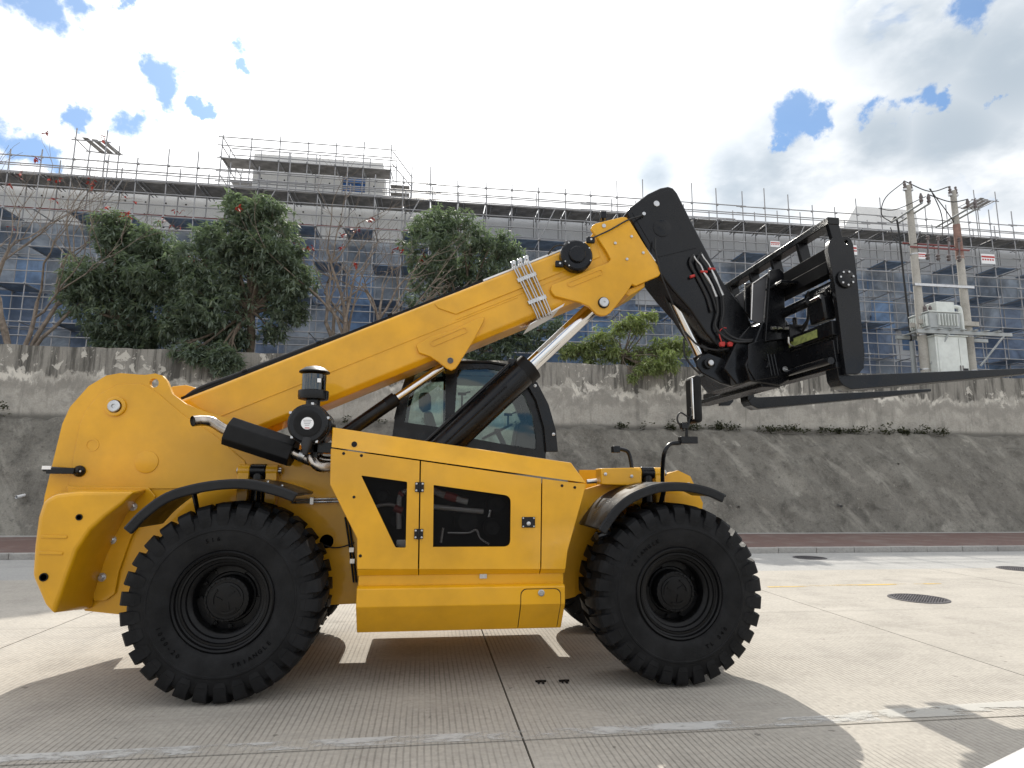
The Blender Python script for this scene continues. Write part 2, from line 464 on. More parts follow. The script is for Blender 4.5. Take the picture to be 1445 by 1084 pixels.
def put(name, me, parent=None, bevel=0., smooth=True, kind=None, label=None, seg=2, loc=None):
    if smooth:
        me.shade_smooth(); me.set_sharp_from_angle(angle=R_(32))
    o = bpy.data.objects.new(name, me); COL.objects.link(o)
    if parent is not None:
        o.parent = parent; o.matrix_parent_inverse = Matrix.Translation(-wl(parent))
    if loc is not None: o.location = loc
    WLOC[o.name] = Vector(o.location)
    if bevel:
        bv = o.modifiers.new('bevel', 'BEVEL'); bv.width = bevel; bv.segments = seg; bv.limit_method = 'ANGLE'; bv.angle_limit = R_(28)
        bv.harden_normals = False
    if kind: o['kind'] = kind
    if label: o['label'] = label
    return o

def thing(name, loc, label, cat, group=None):
    o = bpy.data.objects.new(name, None); COL.objects.link(o); o.location = loc; o.empty_display_size = .3
    WLOC[o.name] = Vector(loc); o['label'] = label; o['category'] = cat
    if group: o['group'] = group
    return o
def tag(o, label, cat, group=None):
    o['label'] = label; o['category'] = cat
    if group: o['group'] = group
    return o

def circ(cx, cz, r, n=20, a0=0., a1=2*math.pi):
    full = abs(a1-a0-2*math.pi) < 1e-6
    return [(cx+r*math.cos(a0+(a1-a0)*k/(n if full else n-1)), cz+r*math.sin(a0+(a1-a0)*k/(n if full else n-1))) for k in range(n)]

def ribbon(mb, pts, th, y0, y1):
    """a bent sheet: polyline in XZ with thickness, pushed along Y"""
    P = [Vector(p) for p in pts]; up = []; dn = []
    for i, p in enumerate(P):
        t = (P[min(i+1, len(P)-1)]-P[max(i-1, 0)]).normalized(); nn = Vector((-t.y, t.x))
        up.append(p+nn*th/2); dn.append(p-nn*th/2)
    mb.ext([tuple(q) for q in up]+[tuple(q) for q in dn[::-1]], y0, y1)

def spline(pts, k=6):
    P = [Vector(p) for p in pts]; P = [P[0]*2-P[1]]+P+[P[-1]*2-P[-2]]; out = []
    for i in range(1, len(P)-2):
        for j in range(k):
            t = j/k; a, b, c, e = P[i-1:i+3]
            out.append(.5*((2*b)+(c-a)*t+(2*a-5*b+4*c-e)*t*t+(3*b-a-3*c+e)*t**3))
    out.append(P[-2]); return out

def fbm(x, y, z, o=4):
    return noise.fractal(Vector((x, y, z)), 1.0, 2.0, o)

def sheet(name, x0, x1, y0, y1, z, m, kind='structure', parent=None, th=.0):
    mb = MB()
    if th: mb.box(x0, x1, y0, y1, z-th, z)
    else: mb.add([(x0, y0, z), (x1, y0, z), (x1, y1, z), (x0, y1, z)], [(0, 1, 2, 3)])
    return mb.build(name, m, parent, smooth=False, kind=kind)

# =================================================================== SETTING
ground = sheet('ground', -900, 900, -300, 1800, -.03, JOINT)
xe = [-13.73+4.78*k-(.0 if k else 0) for k in range(-3, 13)]
xe = [-28.1, -23.3, -18.5, -13.7, -8.93, -4.13, .69, 5.34, 10.1, 14.85, 19.6, 24.4, 29.2, 34.0, 38.8, 43.6]
ye = [-11.6, -6.6, -1.4, 4.35, 8.02, 11.7]
for j in range(len(ye)-1):
    for i in range(len(xe)-1):
        gx, gy = .007, (.009 if j in (2, 3) and False else .006)
        mb = MB(); mb.box(xe[i]+gx, xe[i+1]-gx, ye[j]+(.011 if j == 3 else .003), ye[j+1]-(.011 if j == 2 else .003), -.025, 0.)
        mb.build('concrete_slab', ROAD, ground, smooth=False)
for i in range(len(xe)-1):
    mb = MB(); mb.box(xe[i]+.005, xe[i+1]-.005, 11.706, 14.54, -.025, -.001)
    mb.build('concrete_slab', ROADB, ground, smooth=False)  # greyer band: part gutter tone, part building and scaffold shadow put into the colour
for (x0, x1, y0, y1) in ((-900, -28.1, -300, 14.5), (43.6, 900, -300, 14.5), (-28.1, 43.6, -300, -11.6)):
    mb = MB(); mb.box(x0+.01, x1-.01, y0, y1-.01, -.025, 0); mb.build('concrete_apron', ROADB, ground, smooth=False)

def worn_mat(name, col, lo, hi, sc):
    m = bpy.data.materials.new(name); m.use_nodes = True
    t = NT(m.node_tree); b = t.n['Principled BSDF']
    b.inputs['Base Color'].default_value = col+(1,); b.inputs['Roughness'].default_value = .8
    co = t.node('ShaderNodeNewGeometry').outputs['Position']
    x, y, z = t.xyz(co)
    n = t.noise(t.comb(t.math('MULTIPLY', x, .45), y, z), sc, 8, .68, .3)
    t.inp(b.inputs['Alpha'], t.smooth(n, lo, hi, 0., .85))
    return m
PAINTW = worn_mat('worn_white_paint', (.58, .575, .555), .43, .60, 5.)
PAINTY = worn_mat('worn_yellow_paint', (.60, .42, .12), .40, .6, 3.)
PATCH = worn_mat('mortar_patch', (.50, .485, .445), .50, .54, 1.6)
def stripe(name, pts, m, z=.004):
    mb = MB(); mb.add([(x, y, z) for x, y in pts], [tuple(range(len(pts)))]); return mb.build(name, m, ground, smooth=False, kind='structure')
stripe('painted_line', [(-6.0, 4.375), (3.3, 4.375), (3.3, 4.52), (-6.0, 4.49)], PAINTW)
stripe('painted_line', [(3.0, 4.40), (5.3, 4.40), (5.3, 4.66), (3.0, 4.56)], PATCH, .005)
stripe('painted_line', [(6.2, 9.9), (8.8, 9.9), (8.8, 10.0), (6.2, 10.02)], PAINTY)
stripe('painted_line', [(5.6, 9.85), (6.5, 9.86), (6.5, 9.95), (5.6, 9.94)], PAINTY)

# small scraps lying on the slab under the machine
for (x, y, label) in ((1.02, 5.52, 'small dark flake on the concrete, left one of a pair'), (1.22, 5.51, 'small dark flake on the concrete, right one of a pair')):
    mb = MB()
    mb.box(x-.045, x+.045, y-.01, y+.012, .002, .014); mb.box(x-.03, x-.015, y-.05, y, .002, .012); mb.box(x+.005, x+.022, y-.06, y, .002, .012)
    tag(mb.build('debris', BLKM), label, 'debris', 'dark flakes between the wheels')

# manhole covers
def manhole(x, y, r, label):
    t = thing('manhole_cover', (x, y, 0), label, 'manhole cover', 'manhole covers in the yard')
    mb = MB(); mb.lathe([(r, .0), (r, .008), (r*.9, .010), (r*.9, .002)], (x, y, 0), 'Z', 40, close=True); mb.build('frame', CAST, t)
    mb = MB(); mb.lathe([(r*.885, .0), (r*.885, .007)], (x, y, 0), 'Z', 40)
    n = 15
    for i in range(-n, n+1):
        for j in range(-n, n+1):
            a, b = i*r*.88/n, j*r*.88/n
            if a*a+b*b < (r*.84)**2 and (i+j) % 2 == 0:
                h = r*.02; mb.box(x+a-h, x+a+h, y+b-h*.6, y+b+h*.6, .0071, .0125)
    mb.build('cover', CAST, t, smooth=False)
manhole(7.31, 8.72, .40, 'round cast iron manhole cover nearest the front wheel')
manhole(11.98, 11.5, .40, 'round manhole cover at the right edge by the grey strip')
manhole(8.75, 13.6, .36, 'flat dark manhole cover close to the kerb')

# pavement behind the kerb
pav = sheet('pavement', -60, 90, 14.74, 18.62, .115, PAVE, th=.2)
mb = MB(); mb.box(-60, 90, 18.625, 19.2, -.1, .125); mb.build('pavement_edging', KERB, None, smooth=False, kind='structure')
kerb = bpy.data.objects.new('kerb', None); COL.objects.link(kerb); kerb['kind'] = 'structure'
x = -24.
kme = MB(); kme.box(-.495, .495, 0, .17, -.1, .128); kme = kme.mesh('kerb_stone'); kme.materials.append(KERB)
while x < 42:
    o = put('kerb_stone', kme, kerb, bevel=.012, smooth=False, loc=(x, 14.56+rnd.uniform(-.006, .006), rnd.uniform(-.006, .004)))
    x += 1.002

# sprayed concrete slope and the retaining wall above it
def grid_mesh(name, fn, nu, nv, m, parent=None, kind=None):
    vs = [fn(i/nu, j/nv) for j in range(nv+1) for i in range(nu+1)]
    fs = [(j*(nu+1)+i, j*(nu+1)+i+1, (j+1)*(nu+1)+i+1, (j+1)*(nu+1)+i) for j in range(nv) for i in range(nu)]
    me = bpy.data.meshes.new(name); me.from_pydata(vs, [], fs); me.materials.append(m); me.shade_smooth()
    o = bpy.data.objects.new(name, me); COL.objects.link(o)
    if parent is not None:
        o.parent = parent; o.matrix_parent_inverse = Matrix.Translation(-wl(parent))
    if kind: o['kind'] = kind
    return o
def slope_pt(u, v):
    x = -55+135*u
    prof = [(18.9, 0.), (20.0, 2.55), (20.45, 3.42), (20.78, 3.52)]
    s = v*3; k = min(int(s), 2); f = s-k
    if v < .34: pass
    y = prof[k][0]*(1-f)+prof[k+1][0]*f; z = prof[k][1]*(1-f)+prof[k+1][1]*f
    q = x*.85+z*.6; r = z*.75-x*.4
    e = fbm(q*.75, r*.28, 3.1, 5)*.24+fbm(q*2.4, r*1.1, 9.1, 5)*.09+fbm(x*5, z*5, 2.2, 3)*.03
    e *= min(1, v*6+.2)
    if z > 3.0: z += fbm(x*.8, 0, 5.5, 4)*.10
    return (x, y-e*.8, z+e*.25)
slope = grid_mesh('embankment', slope_pt, 1150, 44, SHOT, kind='structure')
for px, py, m_ in ((28, 700, WHT), (1318, 712, STL), (1188, 713, STL), (1043, 714, STL), (1268, 654, STL)):
    zq = at(px, py, 19.3).z; yq = 18.9+zq*.43; q = at(px, py, yq-.12)
    mb = MB(); mb.tube([(q.x-.03, yq-.22 if m_ is WHT else yq-.14, q.z-.03), (q.x+.03, yq+.3, q.z+.05)], .042, 10, False); mb.tube([(q.x-.01, yq-.05, q.z), (q.x, yq-.0, q.z+.01)], .032, 10)
    o = mb.build('drain_pipe', m_, slope)
wall = thing('retaining_wall', (5, 20.9, 3.4), 'stained grey concrete retaining wall running behind the yellow machine', 'wall')
def wall_pt(u, v):
    x = -55+135*u; z = 3.2+2.52*v
    e = fbm(x*.9, z*.9, 1.7, 5)*.02+fbm(x*4, z*1.5, 4.4, 3)*.006
    top = fbm(x*1.4, 0, 8.8, 4)*.035 if v > .95 else 0
    return (x, 20.72-e, z+top)
grid_mesh('wall_face', wall_pt, 800, 22, WALLC, wall)
mb = MB(); mb.box(-55, 80, 20.735, 21.05, 3.0, 5.70); mb.build('wall_core', WALLC, wall, smooth=False)
terr = MB(); terr.box(-60, 90, 21.06, 120, -.1, 5.35); terr.build('terrace', EARTH, None, smooth=False, kind='structure')

# =================================================================== BUILDING AND SCAFFOLDING
bld = thing('building', (7, 40, 5.35), 'long grey concrete building under construction behind blue netting', 'building')
YB = 35.0
XL, XR = -30., 46.
fl = [5.35, 9.15, 13.0, 16.9]
bays = []
xb = XL
while xb < XR: bays.append(xb); xb += 4.5
for k in range(3):
    z0, z1 = fl[k], fl[k+1]
    mb = MB(); mb.box(XL, XR, YB, YB+.3, z0, z0+.9); mb.build('wall', BLDG, bld, smooth=False)
    mb = MB(); mb.box(XL, XR, YB, YB+.3, z1-.75, z1-.003); mb.build('wall', BLDG if k < 2 else BLDC, bld, smooth=False)
    for x in bays:
        mb = MB(); mb.box(x, x+1.3, YB-.003, YB+.297, z0+.9, z1-.75); mb.build('wall_pier', BLDG, bld, smooth=False)
        wx0, wx1, wz0, wz1 = x+1.3, x+4.5, z0+.9, z1-.75
        fr = MB(); t = .07
        fr.box(wx0, wx1, YB+.12, YB+.18, wz0, wz0+t); fr.box(wx0, wx1, YB+.12, YB+.18, wz1-t, wz1)
        for q in range(5): fr.box(wx0+q*(wx1-wx0-t)/4, wx0+q*(wx1-wx0-t)/4+t, YB+.118, YB+.182, wz0+t, wz1-t)
        fo = fr.build('window', BFRM, bld, smooth=False)
        pn = MB(); pn.box(wx0, wx1, YB+.2, YB+.22, wz0, wz1); pn.build('pane', BWIN, fo, smooth=False)
mb = MB(); mb.box(XL, 0., YB-.05, YB+.3, 14.9, 17.35); mb.build('parapet', BLDC, bld, smooth=False)
mb = MB(); mb.box(0.01, XR, YB-.05, YB+.3, 14.9, 17.35); mb.build('parapet', BLDG, bld, smooth=False)
mb = MB(); mb.box(XL, XR, YB+.31, YB+16, 5.35, 16.9); mb.build('core', BLDG, bld, smooth=False)
# formwork tie holes in the pale parapet
mb = MB(); x = -22.
while x < 0:
    for z in (15.35, 16.05, 16.75): mb.cyl((x, YB-.052, z), (x, YB-.045, z), .055, 6)
    x += 1.05
mb.build('tie_hole', BLKM, bld, kind='stuff')
# seams between wall panels on the right
mb = MB(); x = 1.5
while x < XR:
    mb.box(x, x+.03, YB-.055, YB-.045, 14.9, 17.3); x += 1.5
mb.build('panel_seam', BLKM, bld, kind='stuff', smooth=False)
# roof house with the blue window
hx0, hx1 = at(358, 230, 36).x, at(541, 230, 36).x
wpa, wpb = at(484, 247, 36), at(515, 272, 36)
mb = MB(); mb.holed([(hx0, 16.9), (hx1+.35, 16.9), (hx1, 20.65), (hx0, 20.65)], [[(wpa.x, wpb.z), (wpb.x, wpb.z), (wpb.x, wpa.z), (wpa.x, wpa.z)]], 36, 36.3)
mb.box(hx0, hx0+.3, 36.31, 41, 16.9, 20.6); mb.box(hx1-.3, hx1, 36.31, 41, 16.9, 20.6); mb.box(hx0, hx1, 36.305, 41, 20.4, 20.645)
rh = mb.build('roof_house', BLDC, bld, smooth=False)
fr = MB(); fr.box(wpa.x, wpb.x, 36.1, 36.16, wpb.z, wpb.z+.06); fr.box(wpa.x, wpb.x, 36.1, 36.16, wpa.z-.06, wpa.z); fr.box((wpa.x+wpb.x)/2-.04, (wpa.x+wpb.x)/2+.04, 36.098, 36.162, wpb.z+.06, wpa.z-.06)
fr.box(wpa.x, wpb.x, 36.097, 36.163, wpb.z+.62, wpb.z+.68)
fr.build('window_frame', BFRM, rh, smooth=False)
BW2 = mat('tarpaulin_blue', (.05, .17, .48), .5, var=.3, vscale=2)
mb = MB(); mb.box(wpa.x, wpb.x, 36.2, 36.22, wpb.z, wpa.z); mb.build('pane', BW2, rh, smooth=False)
mb = MB()
for i in range(6):
    for j in range(4): 
        cx_, cz_ = hx0+.5+i*(hx1-hx0-1)/5, 17.6+j*.75
        if not (wpa.x-.1 < cx_ < wpb.x+.1 and wpb.z-.1 < cz_ < wpa.z+.1): mb.cyl((cx_, 35.993, cz_), (cx_, 36.0, cz_), .05, 6)
mb.build('tie_hole', BLKM, rh, kind='stuff')
# stair head with the sloping end on the right
sa, sb, sc_, sd = at(1183, 322, 36.5), at(1208, 291, 36.5), at(1292, 297, 36.5), at(1300, 332, 36.5)
mb = MB(); mb.ext([(sa.x, 16.9), (sd.x, 16.9), (sc_.x, sc_.z), (sb.x, sb.z), (sa.x, sa.z-.6)], 36.5, 40); mb.build('stair_head', BLDC, bld, smooth=False)

# scaffolding
YO, YI = 33.0, 34.35
lev = [17.05, 15.15, 13.2, 11.25, 9.3, 7.35]
sc = thing('scaffolding', (7, 33.6, 5.35), 'grey steel tube scaffolding with board decks along the building front', 'scaffolding')
tube1 = MB(); tube1.tube([(0, 0, 0), (0, 0, 1)], .032, 6, False); tube1 = tube1.mesh('scaffold_tube'); tube1.materials.append(TUBE)
tube2 = tube1.copy(); tube2.materials.clear(); tube2.materials.append(REDT)
def pole(name, a, b, par, me=tube1, r=1.):
    a = Vector(a); b = Vector(b); dv = b-a
    o = bpy.data.objects.new(name, me); COL.objects.link(o)
    o.parent = par; o.matrix_parent_inverse = Matrix.Translation(-wl(par))
    o.location = a; o.rotation_mode = 'QUATERNION'; o.rotation_quaternion = dv.to_track_quat('Z', 'Y'); o.scale = (r, r, dv.length)
    return o
for p in tube1.polygons: p.use_smooth = True
xs0 = at(9, 250, YO).x
SX = [xs0+1.53*k for k in range(-4, 43)]
dsk = MB()
for i, x in enumerate(SX):
    top = 17.05+rnd.choice((2.0, 1.25, 1.9, 2.2, 1.35, 1.3))
    jx = rnd.uniform(-.05, .05)
    pole('standard', (x+jx, YO, 5.35), (x+jx+rnd.uniform(-.06, .06), YO+rnd.uniform(-.05, .05), top), sc)
    pole('standard', (x+jx+.1, YI, 5.35), (x+jx+.1+rnd.uniform(-.05, .05), YI, 17.05+rnd.choice((.7, 1.2, 1.5, 1.3))), sc)
    for z in lev[:5]:
        pole('transom', (x+jx+.05, YO-.15, z-.07), (x+jx+.12, YI+.45, z-.07), sc)
        if z == lev[0]: pole('transom', (x+jx+.3, YO-.1, z-.07), (x+jx+.34, YI+.4, z-.07), sc)
    for z in (18.0, 17.05, 15.15, 13.2, 11.25, 9.3):
        dsk.box(x+jx-.06, x+jx+.06, YO-.06, YO+.05, z-.05, z+.05)
dsk.build('coupler', TUBE, sc, kind='stuff', smooth=False)
def ledger_row(y, z, segs=8, red_until=None):
    n = len(SX); step = 6
    for a in range(0, n-1, step):
        b = min(n-1, a+step)
        me = tube2 if (red_until is not None and SX[a] < red_until) else tube1
        pole('ledger', (SX[a]-.3, y-.04+rnd.uniform(-.02, .02), z+rnd.uniform(-.03, .03)), (SX[b]+.3, y-.04+rnd.uniform(-.02, .02), z+rnd.uniform(-.03, .03)), sc, me)
for k, z in enumerate(lev):
    ledger_row(YO, z); ledger_row(YI, z)
    if k: ledger_row(YO, z+.62); ledger_row(YO, z+1.24)
ledger_row(YO, 18.0); ledger_row(YO, 17.55); ledger_row(YI, 17.75); ledger_row(YI, 18.1)
ledger_row(YI, 15.75, red_until=-1.5); ledger_row(YO, 6.0)
# board decks: one panel per bay and lift, made of boards with gaps
def deck_mesh(m, L=1.5):
    mb = MB()
    for q in range(6): mb.box(.012, L-.012, .05+q*.262, .05+q*.262+.24, -.03, .02)
    me = mb.mesh('deck_boards'); me.materials.append(m); return me
dm, dmb = deck_mesh(PLK), deck_mesh(PLKB)
for k, z in enumerate(lev[:5]):
    for i, x in enumerate(SX[:-1]):
        if k > 0 and rnd.random() < .55: continue
        o = put('deck_boards', dm if k == 0 else dmb, sc, smooth=False, loc=(x+.01, YO+.02, z+rnd.uniform(-.01, .02)))
        o.rotation_euler = (rnd.uniform(-.01, .01), 0, 0)
# safety netting hung on the inner row, bay by bay
def net_mesh(m, seed):
    n = 8; vs = []; fs = []
    for j in range(n+1):
        for i in range(n+1):
            u, v = i/n, j/n
            vs.append((1.52*u, .10*fbm(u*2.2, v*1.4, seed, 3)+.05*math.sin(v*3.1), 1.86*v))
    for j in range(n):
        for i in range(n): fs.append((j*(n+1)+i, j*(n+1)+i+1, (j+1)*(n+1)+i+1, (j+1)*(n+1)+i))
    me = bpy.data.meshes.new('net_panel'); me.from_pydata(vs, [], fs); me.materials.append(m); me.shade_smooth(); return me
nets = [net_mesh(NET1, 1.3), net_mesh(NET1, 7.7), net_mesh(NET2, 2.1), net_mesh(NET2, 5.5), net_mesh(NET3, 4.2), net_mesh(NET3, 6.9)]
bz = [13.2, 11.25, 9.3, 7.35, 5.42]
for k, z in enumerate(bz):
    for i, x in enumerate(SX[:-1]):
        rr = rnd.random()
        if k == 0: ch = [2, 3, 2, 3, 0, 4]
        elif k % 2: ch = [0, 1, 2, 4, 5, 3]
        else: ch = [0, 4, 5, 2, 1, 3]
        if x < -2 and k == 0: ch = [2, 3, 2, 3, 3, 4]
        if rr < .04: continue
        put('net_panel', nets[rnd.choice(ch)], sc, smooth=False, loc=(x, YI+.14+rnd.uniform(0, .06), z))
# braces that lean across the decks
for i in range(2, len(SX)-3, 5):
    pole('brace', (SX[i], YO-.06, 15.15), (SX[i]+.9, YO-.06, 17.0), sc)
# loose towers above the roof edge, each with tipped boards
def crow_nest(xa, xb, z, par):
    for x in (xa, xb):
        pole('standard', (x, YO, 17.05), (x, YO, z+.6), par); pole('standard', (x, YI, 17.05), (x, YI, z+.5), par)
        pole('transom', (x, YO-.1, z), (x, YI+.1, z), par)
    pole('ledger', (xa-.2, YO, z-.05), (xb+.2, YO, z-.05), par); pole('ledger', (xa-.2, YI, z+.05), (xb+.2, YI, z-.02), par)
    mb = MB()
    for q in range(3):
        mb.prism([(xa+.35+q*.4, YO-.1+q*.12, z+.03), (xa+.62+q*.4, YO-.1+q*.12, z+.02), (xa+.78+q*.4, YI+.2, z+.05), (xa+.5+q*.4, YI+.2, z+.06)], (0, 0, .04))
    mb.build('loose_boards', PLK, par, smooth=False)
crow_nest(at(104, 220, YO).x, at(148, 220, YO).x, at(120, 197, YO).z, sc)
crow_nest(at(1376, 290, YO).x, at(1406, 290, YO).x, at(1390, 282, YO).z, sc)
# scaffold round the roof house
px0, px1 = at(311, 230, 34.6).x, at(551, 230, 34.6).x
xs = [px0+(px1-px0)*k/6 for k in range(7)]
for k, x in enumerate(xs):
    pole('standard', (x, 34.6, 17.), (x+.03, 34.6, 20.9+rnd.uniform(-.1, .3)), sc)
    if k != 0: pole('standard', (x+.3, 35.7, 17.), (x+.3, 35.7, 20.7), sc)
    pole('transom', (x+.02, 34.4, 19.48), (x+.12, 35.9, 19.48), sc)
for z in (19.5, 20.25, 20.75, 18.7, 18.1): pole('ledger', (px0-.2, 34.56, z), (px1+.3, 34.56, z), sc)
for z in (20.3, 20.7): pole('ledger', (px0+.2, 35.7, z), (px1+.3, 35.7, z), sc)
for k in range(6):
    o = put('deck_boards', dm, sc, smooth=False, loc=(xs[k]+.02, 34.6, 19.55)); o.scale = ((xs[k+1]-xs[k])/1.5, .75, 1)
for z in (17.9, 18.5):
    pole('ledger', (px0, 34.6, z), (px0, 38.2, z), sc)
for q, (y, z) in enumerate(((35.9, 20.1), (37.1, 19.9), (38.2, 19.7))):
    pole('standard', (px0+.04, y, 17.), (px0+.04, y, z+.6), sc)
for z in (19.5, 20.2, 20.75): pole('ledger', (px0+.04, 34.6, z), (px0+.04, 38.4, z), sc)
o = put('deck_boards', dm, sc, smooth=False, loc=(px0+.1, 36.0, 18.9)); o.scale = (1.2, 1.4, 1)
for q in range(4):
    o = put('deck_boards', dm, sc, smooth=False, loc=(px1+.0, 35.2+.1*q, 18.9-.42*q)); o.scale = (.75, .5, 1)
for q in range(2): pole('standard', (px1+1.2, 34.8+q*1.1, 17), (px1+1.25, 34.8+q*1.1, 19.9-q*.4), sc)
pole('brace', (px1+.1, 34.6, 20.7), (px1+1.3, 34.8, 19.2), sc); pole('brace', (px1+.1, 34.6, 19.9), (px1+1.3, 34.8, 18.6), sc)
pole('ledger', (px1, 34.6, 18.3), (px1+3, 34.6, 18.3), sc); pole('ledger', (px1, 34.6, 17.9), (px1+3, 34.6, 17.9), sc)

# warning boards on the scaffold
for (x0, y0, x1, y1, lab) in ((1087, 340, 1101, 349, 'small white and red board on the scaffold behind the fork backrest rail'),
                              (1203, 346, 1210, 360, 'small white and red board right beside the black carriage side plate'),
                              (1295, 356, 1308, 366, 'small white and red board on the scaffold seen between the two utility poles'),
                              (1384, 358, 1405, 373, 'white board with red lines on the scaffold right of the utility poles')):
    a, b = at(x0, y0, YO-.12), at(x1, y1, YO-.12)
    t = thing('warning_board', ((a.x+b.x)/2, YO-.12, b.z), lab, 'sign', 'warning boards hung on the scaffold')
    mb = MB(); mb.box(a.x, b.x, YO-.12, YO-.09, b.z, a.z); mb.build('board', LABW, t, smooth=False)
    h = a.z-b.z; wd = b.x-a.x
    mb = MB(); mb.box(a.x+.02, b.x-.02, YO-.126, YO-.121, b.z+h*.62, b.z+h*.80)
    for q in range(5): mb.box(a.x+wd*(.06+.18*q), a.x+wd*(.18+.18*q), YO-.126, YO-.121, b.z+h*.34, b.z+h*.5)
    mb.build('red_lettering', RED, t, smooth=False)

# =================================================================== UTILITY POLES AND TRANSFORMER
YP = 22.0
def utility_pole(pxt, pxb, label):
    a, b = at(pxb[0], pxb[1], YP), at(pxt[0], pxt[1], YP)
    xc = (a.x+b.x)/2
    t = thing('utility_pole', (xc, YP, 5.35), label, 'utility pole', 'concrete utility poles on the terrace')
    mb = MB(); mb.tube([(xc, YP, 5.3), (xc, YP, b.z)], [.185, .115], 14); mb.build('shaft', POLEC, t)
    mb = MB()
    for z in (6.2, 7.6, 9.7, 11.0):
        r = .185-.07*(z-5.3)/(b.z-5.3)+.012
        mb.lathe([(r, -.025), (r, .025)], (xc, YP, z), 'Z', 14)
    mb.build('steel_band', STL, t)
    mb = MB(); mb.box(xc-.2, xc+.2, YP-.06, YP+.06, b.z-.22, b.z-.14); mb.build('top_bracket', STL, t, smooth=False)
    for s in (-1, 1):
        mb = MB(); mb.lathe([(.05, 0), (.075, .08), (.045, .12), (.07, .2), (.04, .25), (.05, .33), (.02, .36)], (xc+s*.14, YP, b.z-.14), 'Z', 10); mb.build('insulator', INS, t)
    # a pair of crossarms running front to back, two insulators on the near end
    for q in (0, 1):
        mb = MB(); mb.tube([(xc-.17+q*.34, YP+.85, b.z-1.25), (xc-.17+q*.34, YP-.85, b.z-1.15)], .042, 6); mb.build('crossarm', XFG, t)
    for q in (0, 1):
        mb = MB(); mb.lathe([(.05, 0), (.08, .1), (.05, .14), (.075, .24), (.03, .4)], (xc-.17+q*.34, YP-.8, b.z-1.13), 'Z', 10); mb.build('insulator', INS, t)
    return xc, b.z
p1, z1 = utility_pole((1277, 262), (1310, 525), 'concrete utility pole left of the transformer, grey all the way up')
p2, z2 = utility_pole((1345, 270), (1371, 520), 'concrete utility pole right of the transformer with a rusty red upper part')
tag_ = MB(); tag_.tube([(p2, YP, z2-3.0), (p2, YP, z2-1.5)], [.153, .137], 14, False); tag_.build('rust_stain', mat('rusty_concrete', (.26, .16, .13), .8, var=.3), bpy.data.objects['utility_pole.001'])

cf = thing('pole_crossbar_frame', ((p1+p2)/2, YP, 8), 'steel crossbars and fuse switches strapped between the two utility poles', 'crossbars')
for zz, ym, mt, rr in ((z1-2.75, -.17, REDT, .032), (z1-2.45, .2, REDT, .032), (z1-4.35, -.19, STL, .05), (z1-5.9, -.2, POLEC, .09), (z1-5.95, .2, POLEC, .09)):
    mb = MB(); mb.box(p1-.3, p2+.3, YP+ym-rr*.7, YP+ym+rr*.7, zz-rr, zz+rr); mb.build('crossbar', mt, cf, smooth=False)
for q in range(4):
    xx = p1+.45+q*.48
    mb = MB(); mb.tube([(xx-.12, YP-.3, z1-3.3), (xx+.15, YP-.1, z1-2.3)], .035, 6); mb.lathe([(.05, 0), (.09, .07), (.05, .12), (.09, .2), (.04, .26)], (xx-.1, YP-.27, z1-3.3), 'Z', 8)
    mb.lathe([(.04, 0), (.08, .06), (.05, .1), (.08, .16), (.03, .22)], (xx+.15, YP-.1, z1-2.4), 'Z', 8); mb.build('fuse_switch', INS, cf)
# cables
cb = thing('overhead_cable', (p1, YP, 10), 'thin overhead wires looped between the tops of the utility poles', 'cables')
def cable(pts, r, m=HOSE, par=cb, name='wire'):
    mb = MB(); mb.tube(spline(pts, 6), r, 5); return mb.build(name, m, par)
cable([(p1-.14, YP, z1+.2), (p1+1.1, YP+.1, z1-.12), (p2-.14, YP, z2+.2)], .022)
cable([(p1+.15, YP-.8, z1-.75), ((p1+p2)/2+.1, YP-.8, z1-1.0), (p2-.15, YP-.8, z2-.75)], .022)
cable([((p1+p2)/2, YP, z1-.05), ((p1+p2)/2+.4, YP, z1-1.2), ((p1+p2)/2+.2, YP-.1, z1-2.4)], .02)
cable([((p1+p2)/2-.05, YP, z1-.05), ((p1+p2)/2+.9, YP, z1-1.4), ((p1+p2)/2+1.0, YP-.1, z1-2.3)], .02)
cable([(p1-.1, YP, z1+.2), (p1-.9, YP+.2, z1-.5), (p1-.9, YP+.5, z1-1.1), (p1-.2, YP+.85, z1-1.25)], .02)
cable([(p1-1.1, YP+.4, z1-.9), (p1-.5, YP+.2, z1-1.0), (p1+.15, YP-.7, z1-.8)], .018)
cable([(p1-.25, YP+.85, z1-1.5), (p1-.3, YP+.5, z1-2.3), (p1, YP-.25, z1-2.6), (p1+.1, YP-.3, z1-2.1)], .02)
g = at(1266, 312, YP+.85); g2 = at(1286, 482, YP+.5)
dc = thing('down_cable', (g2.x, g2.y, 5.35), 'black cable dropping into a grey conduit left of the utility poles', 'cable')
cable([(p1-.2, YP+.85, z1-1.25), (g.x, g.y, g.z), (g.x+(g2.x-g.x)*.5, g.y*.5+g2.y*.5, (g.z+g2.z)/2), (g2.x, g2.y, g2.z)], .04, HOSE, dc, 'cable')
mb = MB(); mb.tube([(g2.x, g2.y, 5.2), (g2.x, g2.y, g2.z)], .085, 10); mb.build('conduit', XFG, dc)

